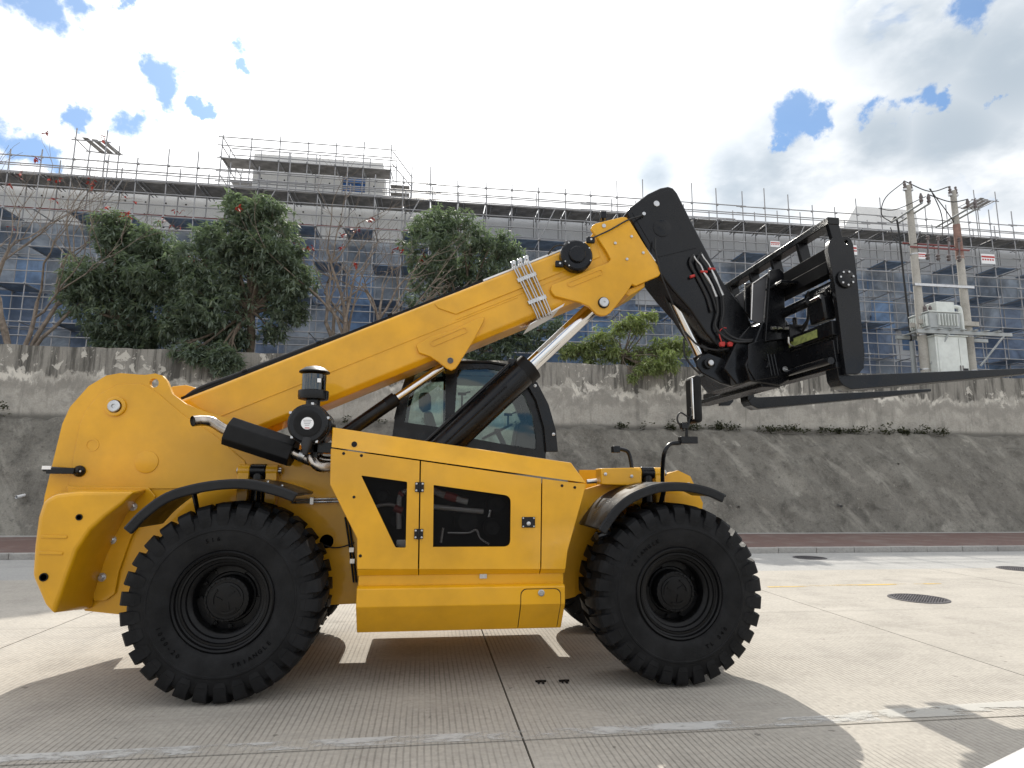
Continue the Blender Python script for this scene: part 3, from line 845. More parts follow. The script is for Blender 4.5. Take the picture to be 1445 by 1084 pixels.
# transformer on its platform, switch cabinet hanging under it
pl = thing('platform', ((p1+p2)/2, YP, 7.6), 'grey steel platform fixed across the two utility poles', 'platform')
zp = at(1340, 472, YP).z
mb = MB()
for yy in (-.55, .55): mb.box(p1-.7, p2+1.4, YP+yy-.05, YP+yy+.05, zp-.14, zp)
for q in range(7): mb.box(p1-.4+q*.52, p1-.25+q*.52, YP-.75, YP+.75, zp+.003, zp+.04)
mb.build('deck', XFG, pl, smooth=False)
for xx in (p1, p2):
    for yy in (-.6,):
        mb = MB(); mb.tube([(xx+(.2 if xx == p2 else .1), YP-.2, zp-1.3), (xx+(1.0 if xx == p2 else .65), YP+yy, zp-.14)], .04, 6); mb.build('strut', XFG, pl)
tf = thing('transformer', ((p1+p2)/2, YP, zp), 'pale grey transformer box standing on the pole platform', 'transformer')
a, b = at(1312, 452, YP-.5), at(1357, 471, YP-.5)
mb = MB(); mb.box(a.x, b.x, YP-.5, YP+.5, zp+.12, zp+.75); mb.build('tank', XFG, tf, bevel=.02)
mb = MB()
for q in range(9): mb.box(a.x-.10, a.x-.002, YP-.42+q*.1, YP-.38+q*.1, zp+.2, zp+.68)
for q in range(7): mb.box(a.x+.35+q*.13, a.x+.38+q*.13, YP-.60, YP-.502, zp+.2, zp+.68)
mb.build('cooling_fins', XFW, tf, smooth=False)
mb = MB(); mb.box(a.x-.04, b.x+.04, YP-.54, YP+.54, zp+.753, zp+.80); mb.build('lid', XFW, tf, bevel=.01)
mb = MB(); mb.box(a.x+.5, b.x-.05, YP-.35, YP+.35, zp+.803, zp+1.25); mb.build('terminal_box', XFW, tf, bevel=.02)
for yy in (-.4, .4):
    mb = MB(); mb.box(a.x, b.x, YP+yy-.05, YP+yy+.05, zp+.042, zp+.12); mb.build('skid', XFG, tf, smooth=False)
for q in range(2):
    mb = MB(); mb.lathe([(.05, 0), (.08, .08), (.05, .13), (.07, .2), (.03, .3)], (a.x+.12+q*.22, YP-.2, zp+.80), 'Z', 8); mb.build('bushing', INS, tf)
mb = MB(); mb.tube(spline([(b.x-.04, YP-.2, zp+1.1), (b.x+.18, YP-.25, zp+1.08), (b.x+.25, YP-.3, zp+.9), (b.x+.25, YP-.3, zp-.1)], 5), .075, 10); mb.build('cable_pipe', XFW, tf)
cbn = thing('switch_cabinet', ((p1+p2)/2, YP, 5.6), 'pale grey switch cabinet with double doors below the transformer', 'cabinet')
a, b = at(1328, 484, YP-.5), at(1370, 525, YP-.5)
cz0, cz1 = 5.45, zp-.22
mb = MB(); mb.box(a.x-.25, b.x-.05, YP-.5, YP+.35, cz0, cz1); mb.build('box', XFW, cbn, bevel=.015)
xm = a.x+.0; wdt = b.x-.05-xm
for q, (f0, f1) in enumerate(((.03, .66), (.68, .98))):
    mb = MB(); mb.box(xm+wdt*f0-.2*(q == 0), xm+wdt*f1, YP-.525, YP-.502, cz0+.06, cz1-.07); dd = mb.build('door', XFW, cbn, bevel=.006)
    mb = MB(); mb.box(xm+wdt*(.62 if q == 0 else .72), xm+wdt*(.645 if q == 0 else .74), YP-.55, YP-.528, cz0+.6, cz0+.85); mb.build('handle', INS, dd, smooth=False)
mb = MB(); mb.box(xm+wdt*.76, xm+wdt*.94, YP-.535, YP-.527, cz0+.50, cz0+.74); mb.build('meter_window', BLK, cbn, smooth=False)
mb = MB(); mb.box(a.x-.3, b.x, YP-.55, YP+.4, cz1+.003, cz1+.05); mb.build('cap', XFW, cbn, bevel=.01)

# =================================================================== TREES
def leaves(name, centres, m, parent, per=8, L=.24, W=.06, seed=1, droop=.5, kind='stuff'):
    g_ = np.random.default_rng(seed)
    C = np.repeat(np.array(centres), per, axis=0); n = len(C)
    tone = np.repeat(g_.random(len(centres)), per)*.55+g_.random(n)*.45
    ph = g_.random(n)*2*np.pi; el = g_.normal(-.1-droop*.5, .5, n)
    d_ = np.stack([np.cos(ph)*np.cos(el), np.sin(ph)*np.cos(el), np.sin(el)], 1)
    side = np.cross(d_, np.stack([g_.normal(0, .35, n), g_.normal(0, .35, n), np.ones(n)], 1)); side /= np.linalg.norm(side, axis=1)[:, None]+1e-9
    Ls = (L*(.7+.6*g_.random(n)))[:, None]; Ws = (W*(.7+.6*g_.random(n)))[:, None]
    base_ = C+g_.normal(0, .03, (n, 3))
    mid = base_+d_*Ls*.5; tip = base_+d_*Ls+np.array([0, 0, -1.])*Ls*.22*droop
    V = np.stack([base_, mid+side*Ws, tip, mid-side*Ws], 1).reshape(-1, 3)
    me = bpy.data.meshes.new(name)
    me.vertices.add(4*n); me.vertices.foreach_set('co', V.ravel())
    me.loops.add(4*n); me.loops.foreach_set('vertex_index', np.arange(4*n, dtype=np.int32))
    me.polygons.add(n); me.polygons.foreach_set('loop_start', np.arange(0, 4*n, 4, dtype=np.int32))
    me.update(calc_edges=True)
    at_ = me.attributes.new('tone', 'FLOAT', 'POINT'); at_.data.foreach_set('value', np.repeat(tone, 4))
    me.materials.append(m)
    return put(name, me, parent, smooth=False, kind=kind)

def leafy_tree(label, base_px, blobs, Y, dens, m, seed, cat='tree', name='leafy_tree', L=.24, trunk_r=.13, bark=BARK, per=11):
    rg = random.Random(seed)
    b = at(base_px[0], base_px[1], Y); b.z = min(b.z, 5.4)
    t = thing(name, (b.x, b.y, b.z), label, cat)
    cen = []; bl = []
    for bb in blobs:
        px, py, r = bb[:3]; c = at(px, py, bb[3] if len(bb) > 3 else Y); depth = c.dot(FW)
        rm = r*depth/F_PX
        if len(bb) < 4: c.y += rg.uniform(-.5, .5)*min(1.3, rm)
        bl.append((c, rm))
        n = int(dens*rm*rm*30)
        for _ in range(n):
            v = Vector((rg.gauss(0, 1), rg.gauss(0, 1), rg.gauss(0, 1))).normalized()
            q = rg.random()**.42*rm*1.12
            q *= 1+.34*noise.noise(v*2.2+c)
            if rg.random() < .07: q *= 1.3
            p = c+Vector((v.x, v.y, v.z*.88))*q
            if noise.noise(p*1.25+Vector((seed, 0, 0))) < -.27: continue
            cen.append(p)
    leaves('crown', cen, m, t, per=per, L=L, W=L*.135, seed=seed)
    mb = MB(); fork = Vector((b.x+rg.uniform(-.1, .1), b.y, b.z+(max(c.z for c, _ in bl)-b.z)*.32))
    mb.tube(spline([b+Vector((0, 0, -.2)), (b+fork)/2+Vector((rg.uniform(-.06, .06), 0, 0)), fork], 4), [trunk_r*1.25]+[trunk_r]*8, 9)
    mb.build('trunk', bark, t)
    mb = MB()
    for c, rm in bl:
        md = fork.lerp(c, .5)+Vector((rg.uniform(-.2, .2), rg.uniform(-.2, .2), rg.uniform(-.1, .25)))
        pth = spline([fork, md, c], 4); mb.tube(pth, [trunk_r*.55*(1-.8*i/(len(pth)-1)) for i in range(len(pth))], 6)
        for _ in range(5):
            v = Vector((rg.gauss(0, 1), rg.gauss(0, 1), rg.gauss(.2, 1))).normalized()
            mb.tube([md.lerp(c, rg.uniform(.3, 1)), c+v*rm*.85], [trunk_r*.16, .008], 4)
    mb.build('branches', bark, t, kind='stuff')
    return t
leafy_tree('dense dark green tree left of centre, next to the bare tree with red leaves', (165, 492),
           [(150, 318, 18), (172, 316, 16), (185, 332, 24), (160, 346, 24), (215, 345, 28), (236, 360, 24), (140, 392, 34), (185, 385, 44), (222, 400, 40), (108, 405, 22), (100, 425, 20), (150, 435, 38), (200, 445, 42), (235, 455, 34), (150, 470, 22), (185, 480, 22), (160, 488, 16), (205, 480, 22), (250, 400, 24)],
           22.3, 11, LEAFD, 11)
leafy_tree('taller dark green tree with a narrow top and low hanging branches over the wall', (352, 494),
           [(345, 292, 20), (368, 288, 18), (330, 284, 14), (385, 300, 18), (352, 312, 26), (395, 330, 26), (300, 335, 28), (330, 352, 36), (375, 358, 36), (280, 368, 30), (410, 368, 26), (300, 395, 40), (350, 395, 40), (400, 400, 34), (428, 402, 18), (265, 420, 30), (310, 438, 40), (258, 455, 26), (290, 475, 30), (330, 478, 24), (255, 488, 18, 20.5), (275, 498, 16, 20.4), (305, 500, 20, 20.3), (325, 508, 16, 20.2), (312, 520, 10, 20.2), (400, 445, 22), (385, 470, 16), (420, 440, 14)],
           21.6, 11, LEAFD, 23)
leafy_tree('dark green tree above the boom, behind the bare grey branches', (655, 510),
           [(600, 322, 24), (625, 315, 24), (648, 322, 24), (668, 345, 22), (690, 350, 22), (712, 350, 20), (725, 362, 14), (590, 350, 22), (620, 355, 34), (655, 375, 34), (695, 380, 28), (605, 390, 30), (645, 405, 32), (590, 420, 24), (690, 420, 30), (700, 460, 34), (740, 470, 26), (670, 480, 36), (775, 465, 22), (700, 500, 30), (650, 505, 26), (640, 450, 34)],
           23.2, 6.5, LEAFD, 37)
leafy_tree('light green shrub hanging over the wall top below the black boom head', (880, 515),
           [(908, 448, 9), (922, 444, 8), (890, 460, 13), (905, 463, 11), (876, 462, 10), (845, 478, 14), (865, 478, 14), (830, 484, 14), (815, 492, 14), (858, 498, 16), (885, 498, 16), (905, 505, 18), (930, 492, 16), (950, 488, 15), (965, 498, 13), (945, 508, 15, 20.4), (922, 518, 14, 20.3), (897, 520, 12, 20.3), (958, 514, 10, 20.4), (893, 530, 7, 20.2), (905, 512, 12, 20.4), (830, 505, 12), (800, 495, 12), (975, 480, 12)],
           21.4, 13, LEAFL, 41, 'shrub', 'shrub', L=.19, trunk_r=.06)

def bare_tree(label, base_px, Y, seed, H, spread, lean=0., flowers=40, n0=5, red=.5, maxd=6):
    rg = random.Random(seed)
    b = at(base_px[0], base_px[1], Y); b.z = 5.35
    t = thing('bare_tree', (b.x, b.y, b.z), label, 'tree')
    mt = MB(); mb = MB(); tips = []
    def grow(p, dr, ln, r, dep):
        pth = [p]; q = p; dcur = dr
        for k in range(4):
            dcur = (dcur+Vector((rg.gauss(0, .13), rg.gauss(0, .13), rg.gauss(.05, .09)))).normalized()
            q = q+dcur*ln/4; pth.append(q)
        r1 = r*.68
        (mt if dep == 0 else mb).tube(pth, [r+(r1-r)*k/4 for k in range(5)], 7 if dep < 2 else 4, dep == 0)
        if dep >= maxd or r1 < .006:
            tips.append(q); return
        for k in range(2 if rg.random() < .6 else 3):
            ax = Vector((rg.gauss(0, 1)*spread, rg.gauss(0, .8)*spread, rg.gauss(.15, .5)))
            nd = (dcur+ax*.62).normalized()
            if nd.z < -.1: nd.z *= -.5
            grow(pth[rg.choice((3, 4, 4))], nd, ln*rg.uniform(.66, .92), r1*rg.uniform(.6, .9), dep+1)
    for k in range(n0):
        a = (k+.5)/n0*2-1
        dr = Vector((a*.75*spread+lean, rg.uniform(-.4, .4), 1)).normalized()
        grow(b+Vector((a*.10, rg.uniform(-.05, .05), -.1)), dr, H*rg.uniform(.24, .33), .085*rg.uniform(.8, 1.15), 0)
    mt.build('trunk', BARKG, t); mb.build('branches', BARKG, t, kind='stuff')
    fl_ = [tp for tp in tips if rg.random() < red]
    cen = []
    for tp in fl_:
        for _ in range(2): cen.append(tp+Vector((rg.gauss(0, .08), rg.gauss(0, .08), rg.gauss(0, .06))))
    return t, cen
t, cen = bare_tree('bare grey tree with red leaves at the left edge', (30, 488), 21.9, 5, 8.6, .75, flowers=60, red=.22, n0=5)
leaves('red_leaves', cen, FLWR, t, per=4, L=.13, W=.035, seed=3)
t, cen = bare_tree('bare grey tree with many thin branches left of the boom', (492, 480), 21.8, 9, 7.6, .95, flowers=40, red=.05, n0=7)
leaves('red_leaves', cen, FLWR, t, per=4, L=.15, W=.045, seed=4)
# long bare boughs sweeping to the right
mb = MB(); rg = random.Random(3)
b = at(495, 478, 21.7); b.z = 5.4
for (ex, ey) in ((650, 345), (640, 375), (665, 395), (600, 350), (625, 420)):
    e = at(ex, ey, 21.4); m1 = b.lerp(e, .5)+Vector((.1, 0, -.25)); pth = spline([b, m1, e], 5)
    mb.tube(pth, [.05*(1-.85*i/(len(pth)-1)) for i in range(len(pth))], 5)
    for k in range(10):
        s = pth[rg.randrange(3, len(pth)-1)]; mb.tube(spline([s, s+Vector((.3, rg.uniform(-.2, .2), rg.uniform(-.1, .35))), s+Vector((.75, rg.uniform(-.4, .4), rg.uniform(.0, .75)))], 3), [.018]*4+[.008]*3, 4)
mb.build('bough', BARKG, t, kind='stuff')

# small weeds rooted along the ledge of the slope
rg = random.Random(12); cen = []
for k in range(60):
    x = rg.choice((rg.uniform(6.5, 19), rg.uniform(6.5, 19), rg.uniform(-14, 19)))
    hgt = rg.uniform(.03, .22)*(1 if rg.random() < .8 else 1.8)
    for q in range(rg.randrange(5, 16)): cen.append((x+rg.gauss(0, .10), 20.45+rg.uniform(-.12, .12), 3.50+rg.random()*hgt))
WEED = leaf_mat('weed_leaf', (.030, .032, .022), (.05, .055, .03), (.09, .075, .04))
lw = leaves('weeds', cen, WEED, None, per=5, L=.10, W=.025, seed=8, droop=-.2)
lw['label'] = 'small dark weeds growing along the ledge under the wall'; lw['category'] = 'weeds'

# =================================================================== TELEHANDLER
TEL = thing('telehandler', (.33, 6.45, 0), 'big yellow telehandler with its boom raised and a black pallet fork carriage in front', 'telehandler')
YN, YW, YC = 5.20, 5.53, 6.45          # near tyre face, wheel mid plane, machine centre line
YE = 5.30                              # engine cover face
YF0, YF1 = 5.98, 6.92                  # outer faces of the two frame plates
YB0, YB1 = 6.20, 6.70                  # boom side faces
def T(mb, name, m, bevel=0., parent=TEL, **k): return mb.build(name, m, parent, bevel, **k)
def mirY(y): return 2*YC-y

# ---- frame
frame_px = [(120, 862), (167, 867), (300, 862), (480, 853), (503, 852), (700, 848), (797, 846), (812, 842), (828, 826), (845, 808), (930, 800), (985, 770), (992, 710), (974, 672), (957, 664), (938, 670), (934, 686),
            (904, 686), (903, 661), (849, 661), (848, 684), (828, 690), (640, 700), (472, 668), (432, 640), (372, 606), (320, 590), (290, 581), (262, 570), (243, 556), (239, 546), (235, 537), (229, 530), (219, 527),
            (205, 529), (196, 528.5), (170, 526.5), (150, 530), (125, 545), (99, 574), (88, 598), (80, 630), (63, 700), (52, 780)]
holes_px = [[(217.5+6.5*math.cos(a), 540.5+6.5*math.sin(a)) for a in [2*math.pi*k/16 for k in range(16)]],
            [(131+6.5*math.cos(a), 628+6.5*math.sin(a)) for a in [2*math.pi*k/16 for k in range(16)]]]
def frame_plate(y0, y1):
    mb = MB(); mb.holed(xz(frame_px, YF0), [xz(h, YF0) for h in holes_px], y0, y1); return mb
T(frame_plate(YF0, YF0+.05), 'frame_plate', YEL)
T(frame_plate(YF1-.05, YF1), 'frame_plate', YEL)
# raised reinforcement on the near plate
rein = [(96, 690), (104, 640), (112, 600), (120, 580), (140, 556), (165, 543), (196, 541), (206, 545), (224, 556), (240, 570), (262, 588), (300, 612), (345, 650), (352, 668), (330, 684), (240, 690)]
mb = MB(); mb.ext_px(rein, YF0-.012, YF0-.001); T(mb, 'reinforcement_plate', YEL, .008)
mb = MB(); c = at(207, 652, YF0-.012); mb.lathe([(.098, 0), (.098, -.006), (.09, -.009), (0, -.009)], (c.x, YF0-.0125, c.z), 'Y', 36); T(mb, 'cover_disc', YEL)
# main pivot pin
c = at(164.5, 574, YF0)
mb = MB(); mb.lathe([(.088, -.012), (.088, -.03), (.08, -.036), (.06, -.036), (.06, -.012)], (c.x, YF0, c.z), 'Y', 32, close=True); pp = T(mb, 'pivot_boss', YEL)
mb = MB(); mb.lathe([(.052, 0), (.052, -.055), (.045, -.06), (.018, -.06), (.015, -.05), (0, -.05)], (c.x, YF0, c.z), 'Y', 28); mb.build('pivot_pin', STL, pp)
c = at(131, 628, YF0)
mb = MB(); mb.lathe([(.043, -.001), (.058, -.001), (.058, -.016), (.043, -.016)], (c.x, YF0, c.z), 'Y', 24, close=True); T(mb, 'hole_ring', YEL)
# cross members between the plates
mb = MB(); mb.box(-2.55, 1.55, YF0+.06, YF1-.06, .62, .82); mb.box(-2.7, -2.3, YF0+.06, YF1-.06, .84, 1.9); mb.box(-.9, 1.6, YF0+.06, YF1-.06, 1.1, 1.2)
T(mb, 'frame_crossmember', YEL, smooth=False)
mb = MB(); mb.ext_px([(232, 556), (243, 545), (262, 543), (276, 547), (281, 560), (262, 572), (245, 566)], 6.74, 6.80); T(mb, 'lifting_eye', YEL, .01)
# round hole and cable on the frame between wheel and engine cover
c = at(461, 764, YF0-.004)
mb = MB(); mb.lathe([(.075, -.002), (.075, -.012), (.062, -.012), (.062, -.002)], (c.x, YF0, c.z), 'Y', 28, close=True); T(mb, 'port_ring', YEL)
mb = MB(); mb.lathe([(.062, -.003), (.0, -.003)], (c.x, YF0, c.z), 'Y', 28); T(mb, 'port_opening', BLKM)
for (pts, r, m) in (([(455, 768), (470, 773), (486, 771), (500, 766)], .006, HOSE), ([(487, 730), (493, 770), (499, 822)], .009, HOSE), ([(491, 728), (497, 770), (503, 822)], .009, HOSE)):
    mb = MB(); mb.tube(spline([at(a, b, YF0-.03) for a, b in pts], 5), r, 6); T(mb, 'cable', m)
mb = MB(); mb.tube([at(412, 705.5, YF0-.04), at(478, 704, YF0-.04)], .011, 8); mb.tube([at(412, 709.5, YF0-.04), at(478, 708, YF0-.04)], .011, 8); T(mb, 'brake_line', PIPE)
mb = MB(); q = at(440, 707, YF0-.05); mb.box(q.x-.015, q.x+.015, YF0-.06, YF0-.002, q.z-.03, q.z+.03); T(mb, 'line_clamp', PIPE, smooth=False)
for (a, b) in ((496, 776), (497, 792)):
    q = at(a, b, YF0-.05); mb = MB(); mb.box(q.x-.02, q.x+.02, YF0-.055, YF0-.01, q.z-.02, q.z+.02); T(mb, 'line_clamp', PIPE, smooth=False)
# side marker arm at the rear
mb = MB(); mb.tube([at(62, 662, YF0-.06), at(112, 665, YF0-.06)], .026, 10); q = at(90, 664, YF0-.06); mb.box(q.x-.12, q.x+.10, YF0-.10, YF0-.05, q.z-.03, q.z+.022); c = at(111, 665, YF0-.03); mb.lathe([(.05, .028), (.05, 0), (.03, -.03), (0, -.03)], (c.x, YF0-.03, c.z), 'Y', 16)
lamp = T(mb, 'marker_lamp', BLK, .004)
mb = MB(); q = at(68, 660, YF0-.105); mb.box(q.x-.05, q.x+.02, YF0-.106, YF0-.09, q.z-.015, q.z+.015); mb.build('lens', LABW, lamp, smooth=False)
mb = MB(); [mb.cyl((at(107+7*k, 663+2*k, YF0-.06).x, YF0-.063, at(107+7*k, 663+2*k, YF0-.06).z), (at(107+7*k, 663+2*k, YF0-.06).x, YF0-.072, at(107+7*k, 663+2*k, YF0-.06).z), .008, 8) for k in range(2)]; mb.build('bolt', STL, lamp)

# ---- counterweight
ycw0, ycw1 = 5.46, YF0-.002
cw = [(75, 868), (62, 852), (47, 812), (50, 770), (55, 730), (62, 708), (78, 698), (112, 694), (190, 694), (172, 712), (150, 728), (127, 748), (108, 776), (97, 806), (86, 838)]
cwp = xz(cw, ycw0)
# rear body: front edge sweeps forward as it goes inboard to the bolted flange
fl_edge = [(132, 846), (160, 770), (203, 697)]
inner = xz([(132, 858), (112, 862), (52, 812), (52, 770), (57, 730), (64, 708), (80, 696), (112, 690), (209, 690), (194, 706), (180, 726), (165, 756), (152, 786), (141, 818), (135, 838)], ycw1)
mb = MB(); n = len(cwp)
vs = [(x, ycw0, z) for x, z in cwp]+[(x, ycw1, z) for x, z in inner]
mb.add(vs, [tuple(range(n)), tuple(range(2*n-1, n-1, -1))]+[(i, (i+1) % n, (i+1) % n+n, i+n) for i in range(n)])
T(mb, 'counterweight', YEL, .028, seg=3)
mb = MB(); mb.add([(x, mirY(y), z) for x, y, z in vs], [tuple(range(n)), tuple(range(2*n-1, n-1, -1))]+[(i, (i+1) % n, (i+1) % n+n, i+n) for i in range(n)])
T(mb, 'counterweight', YEL, .028, seg=3)
mb = MB(); mb.ext(xz([(112, 862), (52, 812), (52, 770), (57, 730), (64, 708), (80, 700), (90, 860)], YF0), YF0+.052, YF1-.052); T(mb, 'counterweight_core', YEL)
for (a0, b0_, a1, b1_) in ((53, 757, 99, 758), (49, 780, 93, 781)):
    q0, q1 = at(a0, b0_, ycw0), at(a1, b1_, ycw0)
    mb = MB(); mb.prism([(q0.x+.03, ycw0+.001, q0.z-.012), (q1.x-.02, ycw0+.001, q1.z-.012), (q1.x-.02, ycw0+.001, q1.z+.012), (q0.x+.03, ycw0+.001, q0.z+.012)], (0, -.010, 0)); T(mb, 'counterweight_ridge', YEL, .006)
# bolted flange
flange = [(132, 848), (149, 848), (162, 838), (168, 806), (185, 758), (213, 716), (219, 700), (209, 688), (94, 686), (96, 700)]
mb = MB(); mb.ext_px(flange, YF0-.03, YF0-.014); fg = T(mb, 'bolted_flange', YEL, .006)
for (a, b) in ((188, 715), (158.5, 762), (144, 814.5)):
    q = at(a, b, YF0-.03)
    mb = MB(); mb.lathe([(.036, 0), (.036, -.008), (.024, -.009)], (q.x, YF0-.0305, q.z), 'Y', 20); mb.lathe([(.024, -.009), (.024, -.03), (.018, -.034), (0, -.034)], (q.x, YF0-.0305, q.z), 'Y', 6)
    mb.build('bolt', STL, fg)
for (a, b, r) in ((62, 814.5, .024), (112, 730, .017)):
    q = at(a, b, ycw0); mb = MB(); mb.lathe([(r, -.003), (0, -.003)], (q.x, ycw0, q.z), 'Y', 18); mb.lathe([(r, -.001), (r+.008, -.001), (r+.008, -.008), (r, -.008)], (q.x, ycw0, q.z), 'Y', 18, close=True); T(mb, 'bolt_hole', BLKM)

# ---- wheels
def tyre_mesh():
    mb = MB()
    half = [(.3745, -.262), (.385, -.288), (.41, -.300), (.44, -.306), (.50, -.318), (.535, -.322), (.540, -.327), (.552, -.327), (.557, -.322), (.62, -.318), (.668, -.300), (.695, -.265), (.708, -.18), (.711, 0)]
    prof = half+[(r, -y) for r, y in half[::-1][1:]]
    mb.lathe(prof, (0, 0, 0), 'Y', 96, close=True)
    NL = 30; pitch = 2*math.pi/NL
    path = [(.585, .634, -.323, .45), (.62, .670, -.326, .62), (.64, .716, -.312, .66), (.66, .737, -.287, .64), (.68, .747, -.235, .60), (.69, .750, -.15, .52), (.69, .750, -.06, .42), (.69, .750, .03, .30)]
    for side in (1, -1):
        for k in range(NL):
            a0 = pitch*(k+(0 if side == 1 else .5))
            vs = []
            for i, (ri, ro, y, wd) in enumerate(path):
                sk = pitch*(.30*max(0, i-3)/4.)*(1 if True else -1)
                hw = pitch*wd/2
                for (rr, a) in ((ri, a0+sk-hw*1.12), (ro, a0+sk-hw), (ro, a0+sk+hw), (ri, a0+sk+hw*1.12)):
                    if i == 0: rr = ri-.004 if rr == ri else ri+.03
                    vs.append((rr*math.cos(a), y*side, rr*math.sin(a)))
            fs = [(0, 1, 2, 3)]; m = len(path)
            for i in range(m-1):
                for j in range(4):
                    fs.append((i*4+j, (i+1)*4+j, (i+1)*4+(j+1) % 4, i*4+(j+1) % 4))
            fs.append(tuple((m-1)*4+j for j in (3, 2, 1, 0)))
            mb.add(vs, fs)
    me = mb.mesh('tyre'); me.materials.append(RUB); me.shade_smooth(); me.set_sharp_from_angle(angle=R_(28)); return me
TYRE = tyre_mesh()
mb = MB()
mb.lathe([(.372, -.262), (.380, -.288), (.368, -.300), (.355, -.292), (.350, -.262), (.338, -.256), (.332, -.262), (.318, -.262), (.312, -.246), (.300, -.240), (.290, -.236), (.283, -.215), (.276, -.212), (.262, -.205), (.252, -.190), (.250, -.02), (.232, .0), (.372, .0)], (0, 0, 0), 'Y', 72, close=True)
RIMM = mb.mesh('rim'); RIMM.materials.append(RIM); RIMM.shade_smooth(); RIMM.set_sharp_from_angle(angle=R_(30))
mb = MB()
mb.lathe([(.262, -.018), (.262, -.055), (.20, -.060), (.19, -.075), (.175, -.075), (.172, -.185), (.166, -.195), (.150, -.197), (.148, -.190), (.128, -.190), (.126, -.200), (.10, -.204), (.0, -.204)], (0, 0, 0), 'Y', 56)
HUBM = mb.mesh('hub'); HUBM.materials.append(RIM); HUBM.shade_smooth(); HUBM.set_sharp_from_angle(angle=R_(30))
mb = MB()
for k in range(12):
    a = 2*math.pi*(k+.3)/12; mb.lathe([(.017, -.06), (.017, -.085), (.010, -.087), (.010, -.098), (0, -.098)], (.226*math.cos(a), 0, .226*math.sin(a)), 'Y', 6)
for k in range(24):
    a = 2*math.pi*k/24; mb.lathe([(.0075, -.196), (.0075, -.204), (0, -.204)], (.159*math.cos(a), 0, .159*math.sin(a)), 'Y', 6)
NUTM = mb.mesh('wheel_nut'); NUTM.materials.append(RIM); NUTM.shade_smooth(); NUTM.set_sharp_from_angle(angle=R_(30))
mb = MB()
for k in range(3):      # three raised arcs on the hub cover and the ring sectors that carry the nuts
    a0 = 2*math.pi*k/3+.35
    o = [(.108*math.cos(a0+1.15*i/8), .108*math.sin(a0+1.15*i/8)) for i in range(9)]; i_ = [(.094*math.cos(a0+1.15*(8-i)/8), .094*math.sin(a0+1.15*(8-i)/8)) for i in range(9)]
    mb.ext(o+i_, -.213, -.2045)
    mb.ext([(.085*math.cos(a0+.5), .085*math.sin(a0+.5)), (.030*math.cos(a0+.8), .030*math.sin(a0+.8)), (.030*math.cos(a0+1.1), .030*math.sin(a0+1.1)), (.04*math.cos(a0+.9), .04*math.sin(a0+.9)), (.085*math.cos(a0+.62), .085*math.sin(a0+.62))], -.212, -.2045)
for k in range(3):
    a0 = 2*math.pi*k/3+1.2
    o = [(.25*math.cos(a0+1.0*i/10), .25*math.sin(a0+1.0*i/10)) for i in range(11)]; i_ = [(.20*math.cos(a0+1.0*(10-i)/10), .20*math.sin(a0+1.0*(10-i)/10)) for i in range(11)]
    mb.ext(o+i_, -.095, -.061)
CAPM = mb.mesh('hub_cap'); CAPM.materials.append(RIM); CAPM.shade_smooth(); CAPM.set_sharp_from_angle(angle=R_(30))

def text_mesh(ch, size, depth):
    cu = bpy.data.curves.new('letter', 'FONT'); cu.body = ch; cu.size = size; cu.extrude = depth; cu.align_x = 'CENTER'; cu.resolution_u = 2
    o = bpy.data.objects.new('letter', cu); COL.objects.link(o)
    dg = bpy.context.evaluated_depsgraph_get(); me = bpy.data.meshes.new_from_object(o.evaluated_get(dg))
    bpy.data.objects.remove(o); return me
def ring_text(items, r, y, size):
    """letters standing on a circle in the XZ plane, read from -Y; angle measured clockwise from the top"""
    mb = MB()
    for text, ang, flip in items:
        st = size*.92/r
        for k, ch in enumerate(text):
            if ch == ' ': continue
            a = R_(ang)+((k-(len(text)-1)/2)*st)*(-1 if flip else 1)
            me = text_mesh(ch, size, .002)
            for p in [tuple(v.co) for v in me.vertices]: pass
            ca, sa_ = math.cos(a), math.sin(a); vs = []
            for v in me.vertices:
                u, h = v.co.x, v.co.y-(size*.35)
                if flip: u, h = -u, -h
                rr = r+h
                vs.append((rr*sa_+u*ca, y+v.co.z, rr*ca-u*sa_))
            mb.add(vs, [tuple(p.vertices) for p in me.polygons]); bpy.data.meshes.remove(me)
    return mb
LETM = mat('raised_lettering', (.003, .003, .0032), .8, 0, .08)

def wheel(x, near, text, rot=0.):
    yc = YW if near else mirY(YW)
    nm = 'wheel'
    hub = put(nm, HUBM, TEL, smooth=False, loc=(x, yc, .75))
    if not near: hub.rotation_euler = (0, 0, math.pi)
    def sub(name, me, ry=0.):
        o = bpy.data.objects.new(name, me)
        if name in ('wheel_nut', 'hub_cap'): o['kind'] = 'stuff'
        COL.objects.link(o); o.parent = hub; o.rotation_euler = (0, ry, 0); return o
    sub('tyre', TYRE, rot); sub('rim', RIMM); sub('wheel_nut', NUTM, rot*2.3); sub('hub_cap', CAPM, rot*2.3)
    if near and text:
        mb = ring_text(text, .475, -.318, .046)
        me = mb.mesh('lettering'); me.materials.append(LETM); sub('lettering', me)['kind'] = 'stuff'
XR_, XF_ = -1.51, 2.165
wheel(XR_, True, [('TRIANGLE', 148, True), ('1000-20', 232, True), ('516', 348, False)], .05)
wheel(XF_, True, [('TRIANGLE', 318, False), ('TL 540', 140, True)], .12)
wheel(XR_, False, None, .1); wheel(XF_, False, None, .02)
for x in (XR_, XF_):
    mb = MB(); mb.tube([(x, YN+.45, .75), (x, YF0+.3, .75), (x, YF1-.3, .75), (x, mirY(YN+.45), .75)], [.13, .17, .17, .13], 16); mb.lathe([(.1, -.28), (.26, -.12), (.26, .12), (.1, .28)], (x, YC, .75), 'Y', 24); T(mb, 'axle', BLKM)

